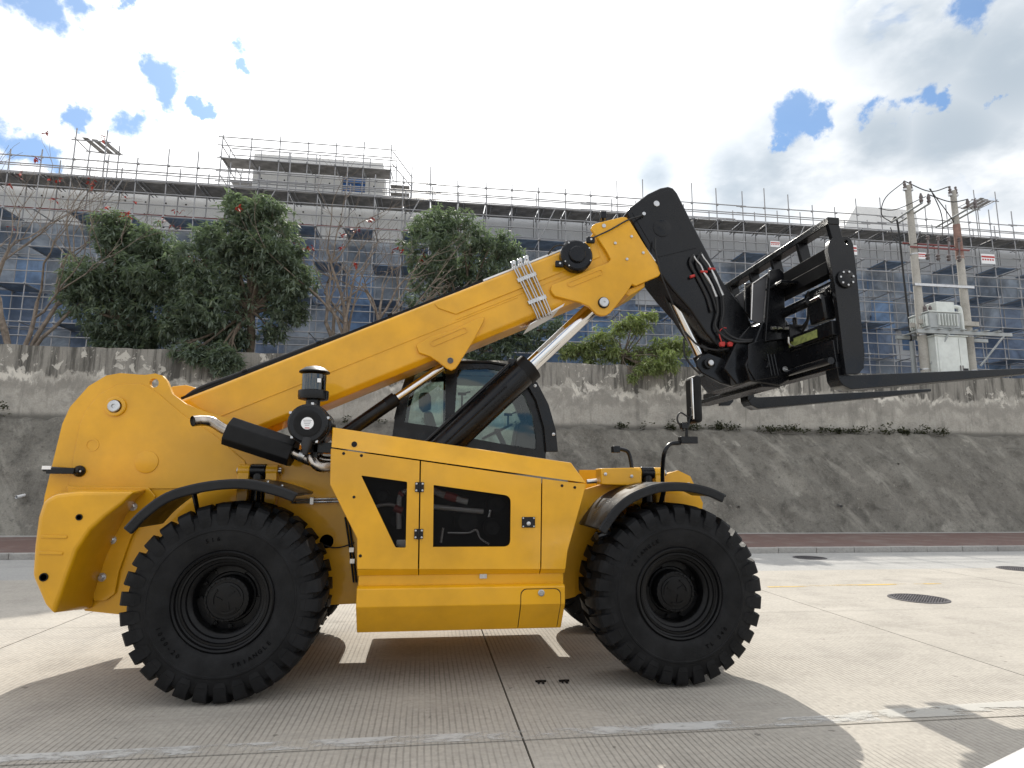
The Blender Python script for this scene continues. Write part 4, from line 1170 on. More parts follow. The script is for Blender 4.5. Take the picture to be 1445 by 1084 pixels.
# ---- fenders
def fender(pts_px, y0, y1, name='fender'):
    P = spline([(lambda v: Vector((v.x, v.z)))(at(a, b, y0)) for a, b in pts_px], 5)
    mb = MB(); ribbon(mb, P, .026, y0, y1); f = T(mb, name, FEN, .008)
    ctr = sum(P, Vector((0, 0)))/len(P)
    lip = [p+(Vector((p.x, p.y))-Vector((ctr.x, ctr.y-.75))).normalized()*-.028 for p in P]
    mb = MB(); ribbon(mb, lip, .075, y0-.004, y0+.035); mb.build('fender_lip', FEN, f, .012)
    return f, P
f1, P1 = fender([(175, 747), (199, 722), (234, 697.5), (279, 684), (324, 678.5), (358, 680), (393, 688.5), (420, 698.5)], 5.17, 5.86)
f2, P2 = fender([(846, 748), (858, 730), (873, 712), (896, 696), (930, 684.5), (966, 683), (1001, 690), (1025, 700.5)], 5.17, 5.86)
for f, P, x in ((f1, P1, XR_), (f2, P2, XF_)):
    for (i, dx_) in ((len(P)//3, .1), (2*len(P)//3, -.08)):
        p = P[i]; mb = MB(); mb.tube([(p.x, 5.5, p.y-.015), (p.x+dx_*.3, 5.6, p.y-.25), (x+dx_*2, 5.9, 1.1)], .022, 8); mb.build('bracket', BLK, f)
    for i in (len(P)-6, len(P)-9):
        p = P[i]; mb = MB(); mb.lathe([(.011, 0), (.011, .010), (0, .012)], (p.x, 5.3, p.y+.013), 'Z', 8); mb.build('bolt', STL, f)
mb = MB(); q = at(846, 757, 5.22); mb.tube([(q.x-.03, 5.22, q.z), (q.x+.1, 5.3, q.z+.02), (q.x+.2, 5.6, q.z+.03)], .03, 10); T(mb, 'fender_stay', BLK)

# ---- steering/stabiliser cylinder pivots standing above each axle
def pivot_block(px_l, px_r, y_top, y_bot, Y):
    xa, xb = at(px_l, y_top, Y).x, at(px_r, y_top, Y).x; zt, zb = at(px_l, y_top, Y).z, at(px_l, y_bot, Y).z
    wd = xb-xa
    mb = MB()
    for s in (0, 1):
        x0 = xa if s == 0 else xb-wd*.30
        mb.lathe([(.055, 0), (.055, wd*.30)], (x0, Y+.08, zt-.055), 'X', 18); mb.box(x0+.004, x0+wd*.30-.004, Y+.03, Y+.13, zb-.25, zt-.055)
    T(mb, 'cylinder_bracket', YEL, .006)
    mb = MB(); cx_ = (xa+xb)/2; mb.tube([(cx_, Y+.08, zb-.5), (cx_, Y+.08, zt-.03)], .055, 16); mb.lathe([(.06, -wd*.19), (.06, wd*.19)], (cx_, Y+.08, zt-.055), 'X', 18); T(mb, 'axle_cylinder', BLK, .006)
    mb = MB(); mb.lathe([(.03, -.012), (.03, wd+.024), (0, wd+.024)], (xa, Y+.08, zt-.055), 'X', 12); T(mb, 'bracket_pin', STL)
pivot_block(334, 391, 655, 676, 5.84)
pivot_block(893, 940, 659, 684, 5.84)
mb = MB(); mb.ext_px([(848, 684), (848, 661), (893, 660), (905, 664), (905, 686)], 5.78, 5.97); fb = T(mb, 'front_bracket', YEL, .01)
for (a, b) in ((854, 669), (891, 672)):
    q = at(a, b, 5.78); mb = MB(); mb.lathe([(.016, 0), (.016, -.012), (0, -.014)], (q.x, 5.78, q.z), 'Y', 6); mb.build('bolt', STL, fb)
mb = MB(); c = at(955, 690, 6.12); mb.lathe([(.145, -.05), (.145, .05), (0, .05)], (c.x, 6.18, c.z+.03), 'Y', 32); mb.ext_px([(936, 690), (975, 690), (978, 730), (936, 730)], 6.14, 6.2); T(mb, 'front_boss', YEL, .01)
mb = MB(); q0, q1 = at(826, 680, 5.99), at(848, 678, 5.99); mb.tube([q0+Vector((0, -.06, 0)), q1+Vector((0, -.06, 0))], .022, 12); T(mb, 'steel_pipe', PIPE)

# ---- engine cover (built as separate panels over a dark bay)
def EX(pts): return xz(pts, YE)
th = .022
def rounded(pts, idx, r=.03, n=5):
    out = []
    for i, p in enumerate(pts):
        if i not in idx: out.append(tuple(p)); continue
        p = Vector(p); a = (Vector(pts[i-1])-p).normalized(); b = (Vector(pts[(i+1) % len(pts)])-p).normalized()
        for k in range(n+1):
            t = k/n; q0 = p+a*r; q1 = p+b*r; out.append(tuple((1-t)**2*q0+2*t*(1-t)*p+t*t*q1))
    return out
eng = T(MB().ext_px([(470, 640), (820, 690), (800, 770), (797, 800), (506, 804), (506, 760), (466, 684)], 5.72, 5.95), 'engine_block', ENG)
hl = EX([(467.5, 633), (592.2, 650.5), (589.6, 803), (504.5, 803), (504.5, 760), (466, 683)])
w1 = rounded(EX([(509.6, 671), (574.6, 680), (572.5, 773), (558, 773)]), (0, 1, 2, 3), .012)
mb = MB(); mb.holed(hl, [w1], YE, YE+th); pnl1 = T(mb, 'rear_side_panel', YEL)
dr_ = EX([(594.2, 650.8), (763.6, 675.3), (762.2, 803), (591.6, 803)])
w2 = rounded(EX([(612, 684.5), (721, 700), (720, 771.5), (611, 772)]), (1, 2), .055)
w2 = rounded(EX([(612, 684.5), (720.8, 699.8), (720, 771.5), (611, 772)]), (1, 2), .055)
mb = MB(); mb.holed(dr_, [w2], YE-.003, YE+th-.003); door = T(mb, 'engine_door', YEL)
pr = EX([(765.4, 675.6), (827, 683.5), (800.5, 778), (797.6, 803), (764, 803)])
mb = MB(); mb.ext(pr, YE, YE+th); pnl3 = T(mb, 'front_side_panel', YEL)
# perforated screens just behind the openings
for pp_, par in (([(500, 665), (580, 672), (580, 780), (548, 780)], pnl1), ([(604, 676), (728, 692), (728, 780), (604, 780)], door)):
    mb = MB(); mb.add([(x, YE+.030, z) for x, z in EX(pp_)], [(0, 1, 2, 3)]); mb.build('screen', SCR, par, smooth=False)
# bevel strip under the panels, recess, and the lower tank, all as one long folded profile
def zz(px, py, Y=YE): return at(px, py, Y).z
def long_prof(prof, xl, xr):
    mb = MB(); mb.prism([(xl, y, z) for y, z in prof], (xr-xl, 0, 0)); return mb
XL0, XR0 = at(504, 800, YE).x, at(798.5, 800, YE).x
za, zb_, zc_, zd, ze, zf = zz(504, 803.6), zz(504, 812.5, YE+.05), zz(504, 826, YE+.05), zz(502, 832), zz(502, 857.5), zz(502, 893, YE+.17)
mb = long_prof([(YE+.002, za), (YE+.05, zb_), (YE+.3, zb_), (YE+.3, za)], XL0+.002, at(591, 800, YE).x-.004); T(mb, 'panel_fold', YEL)
mb = long_prof([(YE-.001, za), (YE+.05, zb_), (YE+.3, zb_), (YE+.3, za)], at(591, 800, YE).x+.004, at(763, 800, YE).x-.004); mb.build('panel_fold', YEL, door)
mb = long_prof([(YE+.002, za), (YE+.05, zb_), (YE+.3, zb_), (YE+.3, za)], at(763, 800, YE).x+.004, XR0-.002); T(mb, 'panel_fold', YEL)
mb = long_prof([(YE+.062, zb_-.002), (YE+.062, zc_-.02), (YE+.4, zc_-.02), (YE+.4, zb_-.002)], XL0+.01, XR0-.01); T(mb, 'recess_panel', YEL)
mb = long_prof([(YE+.07, zc_-.003), (YE+.02, zc_-.012), (YE, zd), (YE, ze), (YE+.17, zf), (YF0-.03, zf), (YF0-.03, zc_-.003)], at(502, 860, YE).x, at(797.5, 855, YE).x); tank = T(mb, 'lower_tank', YEL, .006)
# the narrow step where the upper body meets the tank, scuffed metal tag
q = at(682, 813, YE+.04); mb = MB(); mb.box(q.x-.03, q.x+.03, YE+.045, YE+.056, q.z-.02, q.z+.015); T(mb, 'metal_tag', STL, smooth=False)
# fuel flap (lies on the two faces of the tank, standing 4 mm proud of a dark gap)
def flap(pxl, pxr, pyt, grow, off, m, name, par):
    xl, xr, zt = at(pxl, pyt, YE).x-grow, at(pxr, pyt, YE).x+grow, zz((pxl+pxr)/2, pyt)+grow
    r = .05; top = [(xl, ze)]+[(xl+r-r*math.cos(a), zt-r+r*math.sin(a)) for a in [math.pi/2*k/5 for k in range(6)]]+[(xr-r+r*math.sin(a), zt-r+r*math.cos(a)) for a in [math.pi/2*k/5 for k in range(6)]]+[(xr, ze)]
    mb = MB(); vs = [(x, YE-off, z) for x, z in top]; k = len(vs)
    zl = zf+.012; yl = YE+.17*(ze-zl)/(ze-zf)
    vs += [(xl, yl-off, zl), (xr, yl-off, zl)]; fs = [tuple(range(k)), (0, k-1, k+1, k)]
    nn = len(vs); vs += [(x, y+off-.0005, z) for x, y, z in vs]
    loop = list(range(k))+[k+1, k]
    for i in range(len(loop)): fs.append((loop[i], loop[(i+1) % len(loop)], loop[(i+1) % len(loop)]+nn, loop[i]+nn))
    mb.add(vs, fs); return mb.build(name, m, par, smooth=False)
flap(735.5, 790.5, 831.5, .006, .0015, BLKM, 'flap_gap', tank)
fd = flap(735.5, 790.5, 831.5, 0, .005, YEL, 'fuel_flap', tank)
q = at(763.5, 836.5, YE); mb = MB(); mb.lathe([(.027, -.005), (.027, -.014), (.020, -.017), (.018, -.012), (.008, -.012), (.007, -.016), (0, -.016)], (q.x, YE, q.z), 'Y', 20); T(mb, 'flap_lock', STL)
# hood: sloping strip on top and its right corner facet
yh = YE+.17
hA = xz([(467.5, 631), (593, 648.5), (764.5, 672.6), (827, 681.5)], YE); hB = xz([(469, 603), (806, 653)], yh)
mb = MB()
vs = [(hA[0][0], YE, hA[0][1]), (hA[3][0], YE, hA[3][1]), (hB[1][0], yh, hB[1][1]), (hB[0][0], yh, hB[0][1]),
      (hA[0][0], YF0+.5, hA[0][1]), (hA[3][0], YF0-.01, hA[3][1]), (hB[1][0], YF0-.01, hB[1][1]), (hB[0][0], YF0+.5, hB[0][1])]
mb.add(vs, [(0, 1, 2, 3), (3, 2, 6, 7), (0, 3, 7, 4), (1, 5, 6, 2)]); T(mb, 'hood', YEL, .008)
# end walls of the engine cover
mb = MB(); ribbon(mb, EX([(468, 634), (466.8, 683), (505.2, 760), (505.2, 803)]), .02, YE+th+.001, YF0-.01); T(mb, 'end_wall', YEL)
mb = MB(); ribbon(mb, EX([(826, 684), (799.6, 778), (796.6, 803)]), .02, YE+th+.001, YF0-.01); T(mb, 'end_wall', YEL)
# hinges, latch, screws
for (a, b) in ((592, 687.5), (590.8, 753.5)):
    q = at(a, b, YE); mb = MB(); mb.box(q.x-.036, q.x+.036, YE-.014, YE-.004, q.z-.040, q.z+.040); mb.tube([(q.x, YE-.018, q.z-.042), (q.x, YE-.018, q.z+.042)], .011, 8); hg = T(mb, 'hinge', BLK, .002)
    mb = MB()
    for sx in (-1, 1):
        for sz in (-1, 1): mb.lathe([(.0085, -.0145), (.0085, -.018), (0, -.021)], (q.x+sx*.025, YE, q.z+sz*.027), 'Y', 8)
    mb.build('screw', STL, hg)
q = at(745.5, 737, YE); mb = MB(); mb.box(q.x-.056, q.x+.056, YE-.014, YE-.004, q.z-.044, q.z+.044); lt = T(mb, 'door_latch', BLK, .004)
mb = MB(); mb.lathe([(.017, -.0145), (.017, -.022), (.012, -.024), (0, -.024)], (q.x, YE, q.z-.010), 'Y', 14)
for sx in (-1, 1):
    for sz in (-1, 1): mb.lathe([(.007, -.0145), (.007, -.017), (0, -.019)], (q.x+sx*.045, YE, q.z+sz*.034), 'Y', 6)
mb.build('lock', STL, lt)
for (a, b, r) in ((500, 627, .024), (485, 640, .0125), (510, 643, .0125), (499.5, 701.5, .012), (508.5, 784.5, .013), (793, 685.5, .0125), (811, 688, .0125)):
    yq = YE+(.02 if r > .02 else 0); q = at(a, b, yq); mb = MB(); mb.lathe([(r, -.0022), (r*.6, -.0035), (0, -.0035)], (q.x, yq, q.z), 'Y', 14); T(mb, 'screw_hole', BLKM)
# engine parts seen through the screens
def etube(pts, r, m, Y, name='engine_hose'):
    mb = MB(); mb.tube(spline([at(a, b, Y) for a, b in pts], 5), r, 8); T(mb, name, m)
etube([(563, 746), (563, 712), (566, 698), (580, 690)], .022, BRAID, 5.5)
etube([(528, 715), (548, 712), (565, 716)], .014, BRAID, 5.52)
etube([(606, 690), (625, 698), (644, 704), (660, 708)], .030, BRAID, 5.5)
etube([(612, 715), (640, 718), (682, 722)], .022, BRAID, 5.48)
etube([(632, 752), (660, 752), (672, 748), (678, 760), (690, 768)], .008, BRAID, 5.5)
etube([(622, 766), (624, 752), (625, 745)], .012, STL, 5.5); etube([(690, 730), (692, 720)], .012, STL, 5.5)
for (a, b, w_, h_) in ((636, 700, 16, 12), (562, 718, 11, 10), (566, 696, 6, 6)):
    q = at(a, b, 5.48); mb = MB(); s = 5.5/880; mb.tube([(q.x-w_*s*.5, 5.49, q.z+.01), (q.x+w_*s*.5, 5.49, q.z-.02)], h_*s*.5, 10); T(mb, 'hose_clamp', RDBR)
for (a, b, r) in ((560, 735, .07), (660, 735, .12), (695, 745, .08), (540, 700, .06), (700, 712, .09)):
    q = at(a, b, 5.6); mb = MB(); mb.lathe([(r, .11), (r, -.02), (r*.7, -.05), (r*.3, -.05), (0, -.04)], (q.x, 5.6, q.z), 'Y', 20); T(mb, 'engine_pulley', ENG)
q = at(568, 767, 5.45); mb = MB(); mb.box(q.x-.05, q.x+.05, 5.45, 5.46, q.z-.03, q.z+.03); T(mb, 'engine_plate', STL, smooth=False)

# ---- muffler, exhaust, air cleaner
ym = 5.62
A0, A1 = at(318, 607, ym), at(411, 638, ym)
ax = (A1-A0); L_ = ax.length; ax.normalize(); nz = Vector((-ax.z, 0, ax.x))
sec = [(-.10, .0), (-.085, .075), (-.03, .135), (.05, .135), (.105, .075), (.105, -.0)]
hexp = [(.125, .07), (.055, .0), (-.07, .0), (-.125, .05), (-.125, .22), (-.07, .28), (.055, .28), (.125, .22)]
mb = MB(); mb.prism([A0+nz*a+Vector((0, b-.02, 0)) for a, b in hexp], ax*L_); muf = T(mb, 'muffler', BLKM, .008)
ex0 = A0+nz*.0+Vector((0, .10, 0))
path = [ex0+ax*.05, ex0-ax*.04, at(300, 596, ym+.10), at(286, 593.5, ym+.06), at(272, 594.5, ym+.0)]
pth = spline(path, 5)
mb = MB(); mb.tube(pth, .046, 16, False); pe, pd = pth[-1], (pth[-1]-pth[-2]).normalized(); mb.tube([pth[-1], pth[-2], pth[-4]], .042, 16, False); exh = T(mb, 'exhaust_tip', EXH)
mb = MB(); mb.tube([pth[-1]-(pth[-1]-pth[-2]).normalized()*.012, pth[-2]], .0418, 16); mb.build('exhaust_bore', BLKM, exh)
q0 = A1+Vector((0, .08, 0))-nz*.0
mb = MB(); mb.tube(spline([q0-ax*.03, q0+ax*.16+Vector((0, 0, -.02)), at(440, 646, ym+.05), at(450, 658, ym+.02), at(472, 658, ym+.05)], 5), .048, 14); T(mb, 'exhaust_pipe', EXH)
mb = MB(); mb.tube(spline([at(444, 638, ym+.16), at(453, 648, ym+.16), at(474, 650, ym+.16)], 5), .035, 12); T(mb, 'exhaust_pipe', EXH)
mb = MB(); q = q0+ax*.06; mb.tube([q, q+ax*.05], .062, 14); T(mb, 'exhaust_clamp', STL)
ac = at(434, 597.5, 5.46)
mb = MB(); mb.lathe([(0, 0), (.150, 0), (.168, .012), (.170, .07), (.160, .075), (.160, .10), (.178, .105), (.178, .13), (.165, .135), (.165, .50), (0, .50)], (ac.x, 5.46, ac.z), 'Y', 40); acl = T(mb, 'air_cleaner', BLK)
mb = MB(); mb.lathe([(.115, -.001), (.115, -.008), (.09, -.012), (.07, -.006), (0, -.006)], (ac.x, 5.46, ac.z), 'Y', 32); mb.build('end_cap', BLKM, acl)
mb = MB(); mb.lathe([(.052, -.0065), (.052, -.0085), (0, -.0085)], (ac.x, 5.46, ac.z), 'Y', 28); lb = mb.build('round_decal', LABW, acl)
DGREY = mat('decal_grey', (.35, .35, .36), .5)
mb = MB()
for k in range(4): mb.box(ac.x-.035+.005*k, ac.x+.035-.006*k, 5.451, 5.4516, ac.z+.022-.014*k, ac.z+.028-.014*k)
mb.build('decal_print', DGREY, lb, smooth=False) if False else mb.build('decal_print', DGREY, acl, smooth=False)
mb = MB(); mb.box(ac.x-.02, ac.x+.02, 5.451, 5.4516, ac.z-.044, ac.z-.036); mb.build('decal_print', RED, acl, smooth=False)
for a in (.3, 1.4, 2.6, 3.9, 5.2):
    mb = MB(); x, z = ac.x+.172*math.cos(a), ac.z+.172*math.sin(a); mb.box(x-.012, x+.012, 5.47, 5.60, z-.012, z+.012); mb.build('clip', STL, acl, .003)
mb = MB(); q = at(432, 632, 5.46); mb.tube([(q.x, 5.5, q.z+.08), (q.x, 5.47, q.z+.02), (q.x-.005, 5.46, q.z-.06)], [.05, .045, .02], 12); mb.build('dust_valve', HOSE, acl)
mb = MB(); mb.box(ac.x-.02, ac.x+.28, 5.62, 5.9, ac.z-.24, ac.z-.15); mb.box(ac.x+.03, ac.x+.07, 5.62, 5.9, ac.z-.3, ac.z-.12); T(mb, 'air_cleaner_bracket', BLK, .004)
# vertical pre-cleaner
pcx, pcy = at(443, 545, 5.68).x, 5.68
zt, zb2 = at(443, 517, pcy).z, at(443, 572, pcy).z
h = zt-zb2
mb = MB(); mb.lathe([(.062, -.06), (.062, .06), (.0, .06)], (pcx, pcy, zb2), 'Z', 24); pc = T(mb, 'pre_cleaner', BLK)
mb = MB(); mb.lathe([(.10, .045), (.128, .052), (.132, .075), (.132, .125), (.124, .13), (.10, .132)], (pcx, pcy, zb2), 'Z', 32); mb.build('base_ring', BLK, pc)
mb = MB(); mb.lathe([(.104, .13), (.106, .27)], (pcx, pcy, zb2), 'Z', 32); mb.build('bowl', BOWL, pc)
mb = MB(); mb.lathe([(.085, .10), (.088, .235), (0, .235)], (pcx, pcy, zb2), 'Z', 24); mb.build('vane_core', BLK, pc)
mb = MB(); mb.lathe([(.11, h-.065), (.134, h-.06), (.132, h-.05), (.085, h-.015), (.03, h), (0, h)], (pcx, pcy, zb2), 'Z', 32); mb.build('cap', BLKM, pc)
mb = MB(); mb.box(pcx+.045, pcx+.075, pcy-.112, pcy-.103, zb2+.19, zb2+.225); mb.build('window_label', LABW, pc, smooth=False)

# ---- boom
a_top0, a_top1 = at(268, 558, YB0), at(790, 354, YB0)
bu = Vector((a_top1.x-a_top0.x, 0, a_top1.z-a_top0.z)).normalized(); bn = Vector((-bu.z, 0, bu.x))
b0 = a_top0
def BL(s, n): return b0+bu*s+bn*n                # along the boom, down from its top edge
BH = .565
def bsec(y0, y1, c, hh, top=0.):
    return [(y0+c, -top), (y0, -top-c), (y0, -hh+c*1.6), (y0+c*1.6, -hh), (y1-c*1.6, -hh), (y1, -hh+c*1.6), (y1, -top-c), (y1-c, -top)]
def boom_box(mb, s0, s1, y0, y1, c, hh, top=0.):
    S = bsec(y0, y1, c, hh, top)
    mb.prism([BL(s0, n)+Vector((0, y-YB0, 0)) for y, n in S], bu*(s1-s0))
mb = MB(); boom_box(mb, -.55, 4.35, YB0, YB1, .03, BH); boom = T(mb, 'boom', YEL, .012)
def boom_plate(name, pts_px, y0, y1, m=YEL, bevel=.008, par=None):
    mb = MB(); mb.ext_px(pts_px, y0, y1); return T(mb, name, m, bevel, par or TEL)
# long pressed panel along the upper half and weld line along the lower half
def bpoly(pts): return [(lambda v: (v.x, v.z))(BL(s, n)) for s, n in pts]
s_of = lambda px, py: (at(px, py, YB0)-b0).dot(bu)
s616, s780 = s_of(616, 423), s_of(800, 352)
mb = MB(); mb.ext(bpoly([(s616-.04, -.035), (s616-.02, -.10), (s616+.12, -.225), (s780+.3, -.225), (s780+.3, -.035)]), YB0-.012, YB0-.0005); mb.build('pressed_panel', YEL, boom, .007)
mb = MB(); mb.ext(bpoly([(-.1, -.285), (3.3, -.285), (3.3, -.300), (-.1, -.300)]), YB0-.006, YB0-.0005); mb.build('weld_line', YEL, boom, .003)
mb = MB(); mb.ext(bpoly([(s616+.1, -.265), (s780, -.265), (s780, -.278), (s616+.1, -.278)]), YB0-.005, YB0-.0004); mb.build('weld_line', YEL, boom, .003)
# lower bracket for the smaller cylinder
lb_px = [(587, 487), (609, 474), (640, 466), (672, 450), (684, 447), (682, 455), (676, 466), (668, 481), (656, 500), (648, 513), (643, 520), (637, 523), (630, 520), (620, 512), (607, 503.5), (591, 498)]
for y in (YB0-.035, YB1+.003): boom_plate('cylinder_lug', lb_px if y < 6.4 else [(a, b) for a, b in lb_px], y, y+.032)
def slot(p0, p1, hw, y):
    a, b = at(p0[0], p0[1], y), at(p1[0], p1[1], y); dd = (b-a); dd.y = 0; L = dd.length; dd.normalize(); nn = Vector((-dd.z, 0, dd.x)); s = hw
    pts = [a+dd*0]; out = []
    for k in range(9):
        t = math.pi/2+math.pi*k/8; out.append(a+dd*math.cos(t)*s+nn*math.sin(t)*s)
    for k in range(9):
        t = -math.pi/2+math.pi*k/8; out.append(b+dd*math.cos(t)*s+nn*math.sin(t)*s)
    return [(v.x, v.z) for v in out]
def rim_slot(p0, p1, hw, y, par):
    """a pressed slot: a raised rim round a shallow recess"""
    o = slot(p0, p1, hw, y); i_ = slot(p0, p1, hw-.012, y); mb = MB(); mb.holed(o, [i_], y-.008, y-.0005); mb.build('slot_rim', YEL, par)
rim_slot((612, 484), (655, 466), .034, YB0-.035, boom)
q = at(635.5, 509, YB0-.035); mb = MB(); mb.lathe([(.030, 0), (.030, -.010), (.022, -.012), (.02, -.006), (.010, -.006), (.008, -.012), (0, -.012)], (q.x, YB0-.035, q.z), 'Y', 20); T(mb, 'lug_pin', GREY)
# head collar
col_px = [(834, 322.7), (836, 318), (841, 315), (878, 306), (884, 306.5), (889, 312), (910, 346), (932, 380), (933, 385), (930, 389.5), (897, 403.5), (892, 401), (886, 411), (868, 434), (862, 441), (856, 444.8), (849, 446), (842, 443.5), (831, 432.5), (818, 426.5), (801, 422.5), (783, 418), (779, 413), (777, 408), (779, 402), (838, 378), (858, 371), (862, 366), (856, 355), (845, 338)]
for y in (YB0-.05, YB1+.003): boom_plate('head_plate', col_px, y, y+.047)
mb = MB(); mb.ext_px([(838, 326), (880, 311), (928, 383), (900, 398), (866, 400), (845, 360)], YB0-.002, YB1+.002); T(mb, 'boom_collar', YEL, .01)
mb = MB(); mb.ext_px([(876, 412), (897, 404), (910, 398), (910, 405), (888, 418)], YB0+.0, YB1); T(mb, 'collar_foot', YEL, .01)
rim_slot((805, 401), (847, 384), .032, YB0-.05, boom)
for (a, b) in ((868, 343.5), (891, 334), (884.5, 366), (907.5, 357)):
    q = at(a, b, YB0-.05); mb = MB(); mb.lathe([(.016, 0), (.015, -.010), (0, -.014)], (q.x, YB0-.05, q.z), 'Y', 10); T(mb, 'grease_bolt', STL)
q = at(851.5, 427.5, YB0-.05); mb = MB(); mb.lathe([(.060, 0), (.060, -.012), (.052, -.016)], (q.x, YB0-.05, q.z), 'Y', 26); T(mb, 'pin_ring', BLKM)
mb = MB(); mb.lathe([(.050, -.01), (.050, -.03), (.044, -.034), (.012, -.034), (.010, -.026), (0, -.026)], (q.x, YB0-.05, q.z), 'Y', 26); T(mb, 'head_pin', STL)
# three steel line pairs strapped over the boom
for k, (t0, t1) in enumerate((((724, 375.8), (757, 444)), ((733, 372), (765, 441)), ((742, 368.5), (773, 438.5)))):
    for j in (0, 1):
        dx_ = 3.2*j; mb = MB()
        p0, p1 = at(t0[0]+dx_, t0[1]-dx_*.4, YB0-.03), at(t1[0]+dx_, t1[1]-dx_*.4, YB0-.03)
        mb.tube(spline([p0+Vector((.02, .22, .05)), p0+Vector((.0, .06, .035)), p0, p1, p1+Vector((.0, .06, -.03))], 4), .0082, 8); pipe = T(mb, 'steel_line', STL)
    for f in (.28, .74):
        q = at(t0[0]+(t1[0]-t0[0])*f+1.6, t0[1]+(t1[1]-t0[1])*f-.6, YB0-.04); mb = MB(); mb.prism([q+bu*a+bn*b for a, b in ((-.036, -.022), (.036, -.022), (.036, .022), (-.036, .022))], (0, .036, 0)); T(mb, 'line_clamp', STL, .004)
    q = at(t0[0]+1.5, t0[1]-1, YB0-.03); mb = MB(); mb.lathe([(.0, -.03), (.02, -.02), (.02, .02), (0, .03)], q+Vector((0, .01, .03)), 'Z', 8); T(mb, 'line_fitting', STL)
# white wear plate along the underside
mb = MB(); w0, w1 = at(748, 457, YB0+.02), at(797, 428, YB0+.02)
mb.prism([w0, w1, w1+bn*-.022-bu*.03, w0+bn*-.012-bu*.02], (0, .42, 0)); T(mb, 'wear_plate', WHT, smooth=False)
# cable tray on the top edge
mb = MB(); mb.prism([BL(-.1, .002)+Vector((0, .06, 0)), BL(3.05, .002)+Vector((0, .06, 0)), BL(3.05, .032)+Vector((0, .06, 0)), BL(-.1, .032)+Vector((0, .06, 0))], (0, .10, 0)); T(mb, 'cable_tray', BLKM)
mb = MB(); mb.prism([BL(3.05, .002)+Vector((0, .03, 0)), BL(4.2, .002)+Vector((0, .03, 0)), BL(4.2, .02)+Vector((0, .03, 0)), BL(3.05, .02)+Vector((0, .03, 0))], (0, .40, 0)); T(mb, 'painted_glint', WHT)  # white strip that paints in the sun glint along the boom's top edge
for s in (.5, 1.25, 2.0, 2.75):
    mb = MB(); mb.prism([BL(s, .033)+Vector((0, .05, 0)), BL(s+.05, .033)+Vector((0, .05, 0)), BL(s+.05, .055)+Vector((0, .05, 0)), BL(s, .055)+Vector((0, .05, 0))], (0, .12, 0)); T(mb, 'tray_clip', BLKM, .004)
mb = MB(); mb.tube(spline([BL(-.15, .03)+Vector((0, .1, -.1)), BL(.02, .05)+Vector((0, .1, 0)), BL(.5, .05)+Vector((0, .1, 0)), BL(1.5, .045)+Vector((0, .1, 0))], 5), .018, 8); T(mb, 'hose', HOSE)
# hose reel
q = at(814.5, 359.5, YB0-.12)
mb = MB(); mb.lathe([(0, .11), (.158, .11), (.170, .10), (.170, .02), (.160, .008), (.148, .0), (.088, .0), (.088, -.022), (.080, -.030), (0, -.030)], (q.x, YB0-.12, q.z), 'Y', 44); reel = T(mb, 'hose_reel', BLK)
mb = MB()
for a in (.55, 1.1, 2.2, 3.7, 4.1, 5.9): mb.lathe([(.008, 0), (.008, -.008), (0, -.01)], (q.x+.152*math.cos(a), YB0-.12, q.z+.152*math.sin(a)), 'Y', 8)
mb.build('bolt', STL, reel)
for (a, b) in ((790, 372), (834, 338)):
    p = at(a, b, YB0-.10); mb = MB(); mb.box(p.x-.045, p.x+.045, YB0-.10, YB0-.06, p.z-.035, p.z+.035); mb.build('reel_ear', BLK, reel, .01)
    mb = MB(); mb.lathe([(.012, 0), (.012, -.012), (0, -.014)], (p.x, YB0-.10, p.z), 'Y', 8); mb.build('bolt', STL, reel)
mb = MB(); mb.tube(spline([at(836, 336, YB0-.11), at(860, 325, YB0-.08), at(885, 311, YB0-.07), at(900, 306, YB0-.08), at(908, 303, YB0-.04)], 5), .0085, 6); T(mb, 'reel_cable', HOSE)
q = at(908, 302.5, YB0-.04); mb = MB(); mb.lathe([(.02, .03), (.02, -.02), (0, -.024)], (q.x, YB0-.04, q.z), 'Y', 10); T(mb, 'cable_gland', STL)
mb = MB(); mb.tube(spline([at(772, 362, YB0+.05), at(780, 350, YB0-.02), at(790, 346, YB0-.08), at(800, 348, YB0-.11)], 5), .009, 6); T(mb, 'reel_cable', HOSE)
# work lamp on the head
q = at(852, 312, YB0-.03); mb = MB(); mb.tube([(q.x, YB0+.0, q.z-.03), (q.x, YB0-.0, q.z+.05)], .012, 8); mb.box(q.x-.03, q.x+.03, YB0-.04, YB0+.05, q.z+.03, q.z+.11); T(mb, 'work_lamp', BLK, .012)
q = at(852, 319, YB0-.05); mb = MB(); mb.lathe([(.022, 0), (.022, -.01), (0, -.012)], (q.x, YB0-.05, q.z), 'Y', 10); T(mb, 'lamp_bolt', STL)

# ---- black boom head (inner boom with the bent nose)
head_px = [(884, 299), (889, 293), (914, 273.5), (932, 265), (943, 262.8), (950, 264.8), (956, 272), (972, 304), (991, 341), (1020, 396.5), (1046, 430), (1056, 443), (1062, 462), (1056, 484), (1030, 500), (1012, 488), (996, 470), (974, 437), (950, 410), (931, 386), (922, 366)]
mb = MB(); mb.ext_px(head_px, YB0, YB1); T(mb, 'boom_nose', BLK, .02, seg=3)
mb = MB(); mb.ext_px([(892, 300), (916, 279), (941, 268.5), (949, 270), (966, 302), (983, 350), (929, 363)], YB0-.006, YB0-.0005); T(mb, 'nose_skin', BLK, .004)
for (a, b, r, m, nm) in ((926.5, 287.5, .034, STL, 'nose_pin'), (934, 322, .10, BLK, 'nose_cover')):
    q = at(a, b, YB0-.007); mb = MB(); mb.lathe([(r, .005), (r, -.004), (r*.9, -.007), (0, -.007)], (q.x, YB0-.007, q.z), 'Y', 26); T(mb, nm, m)
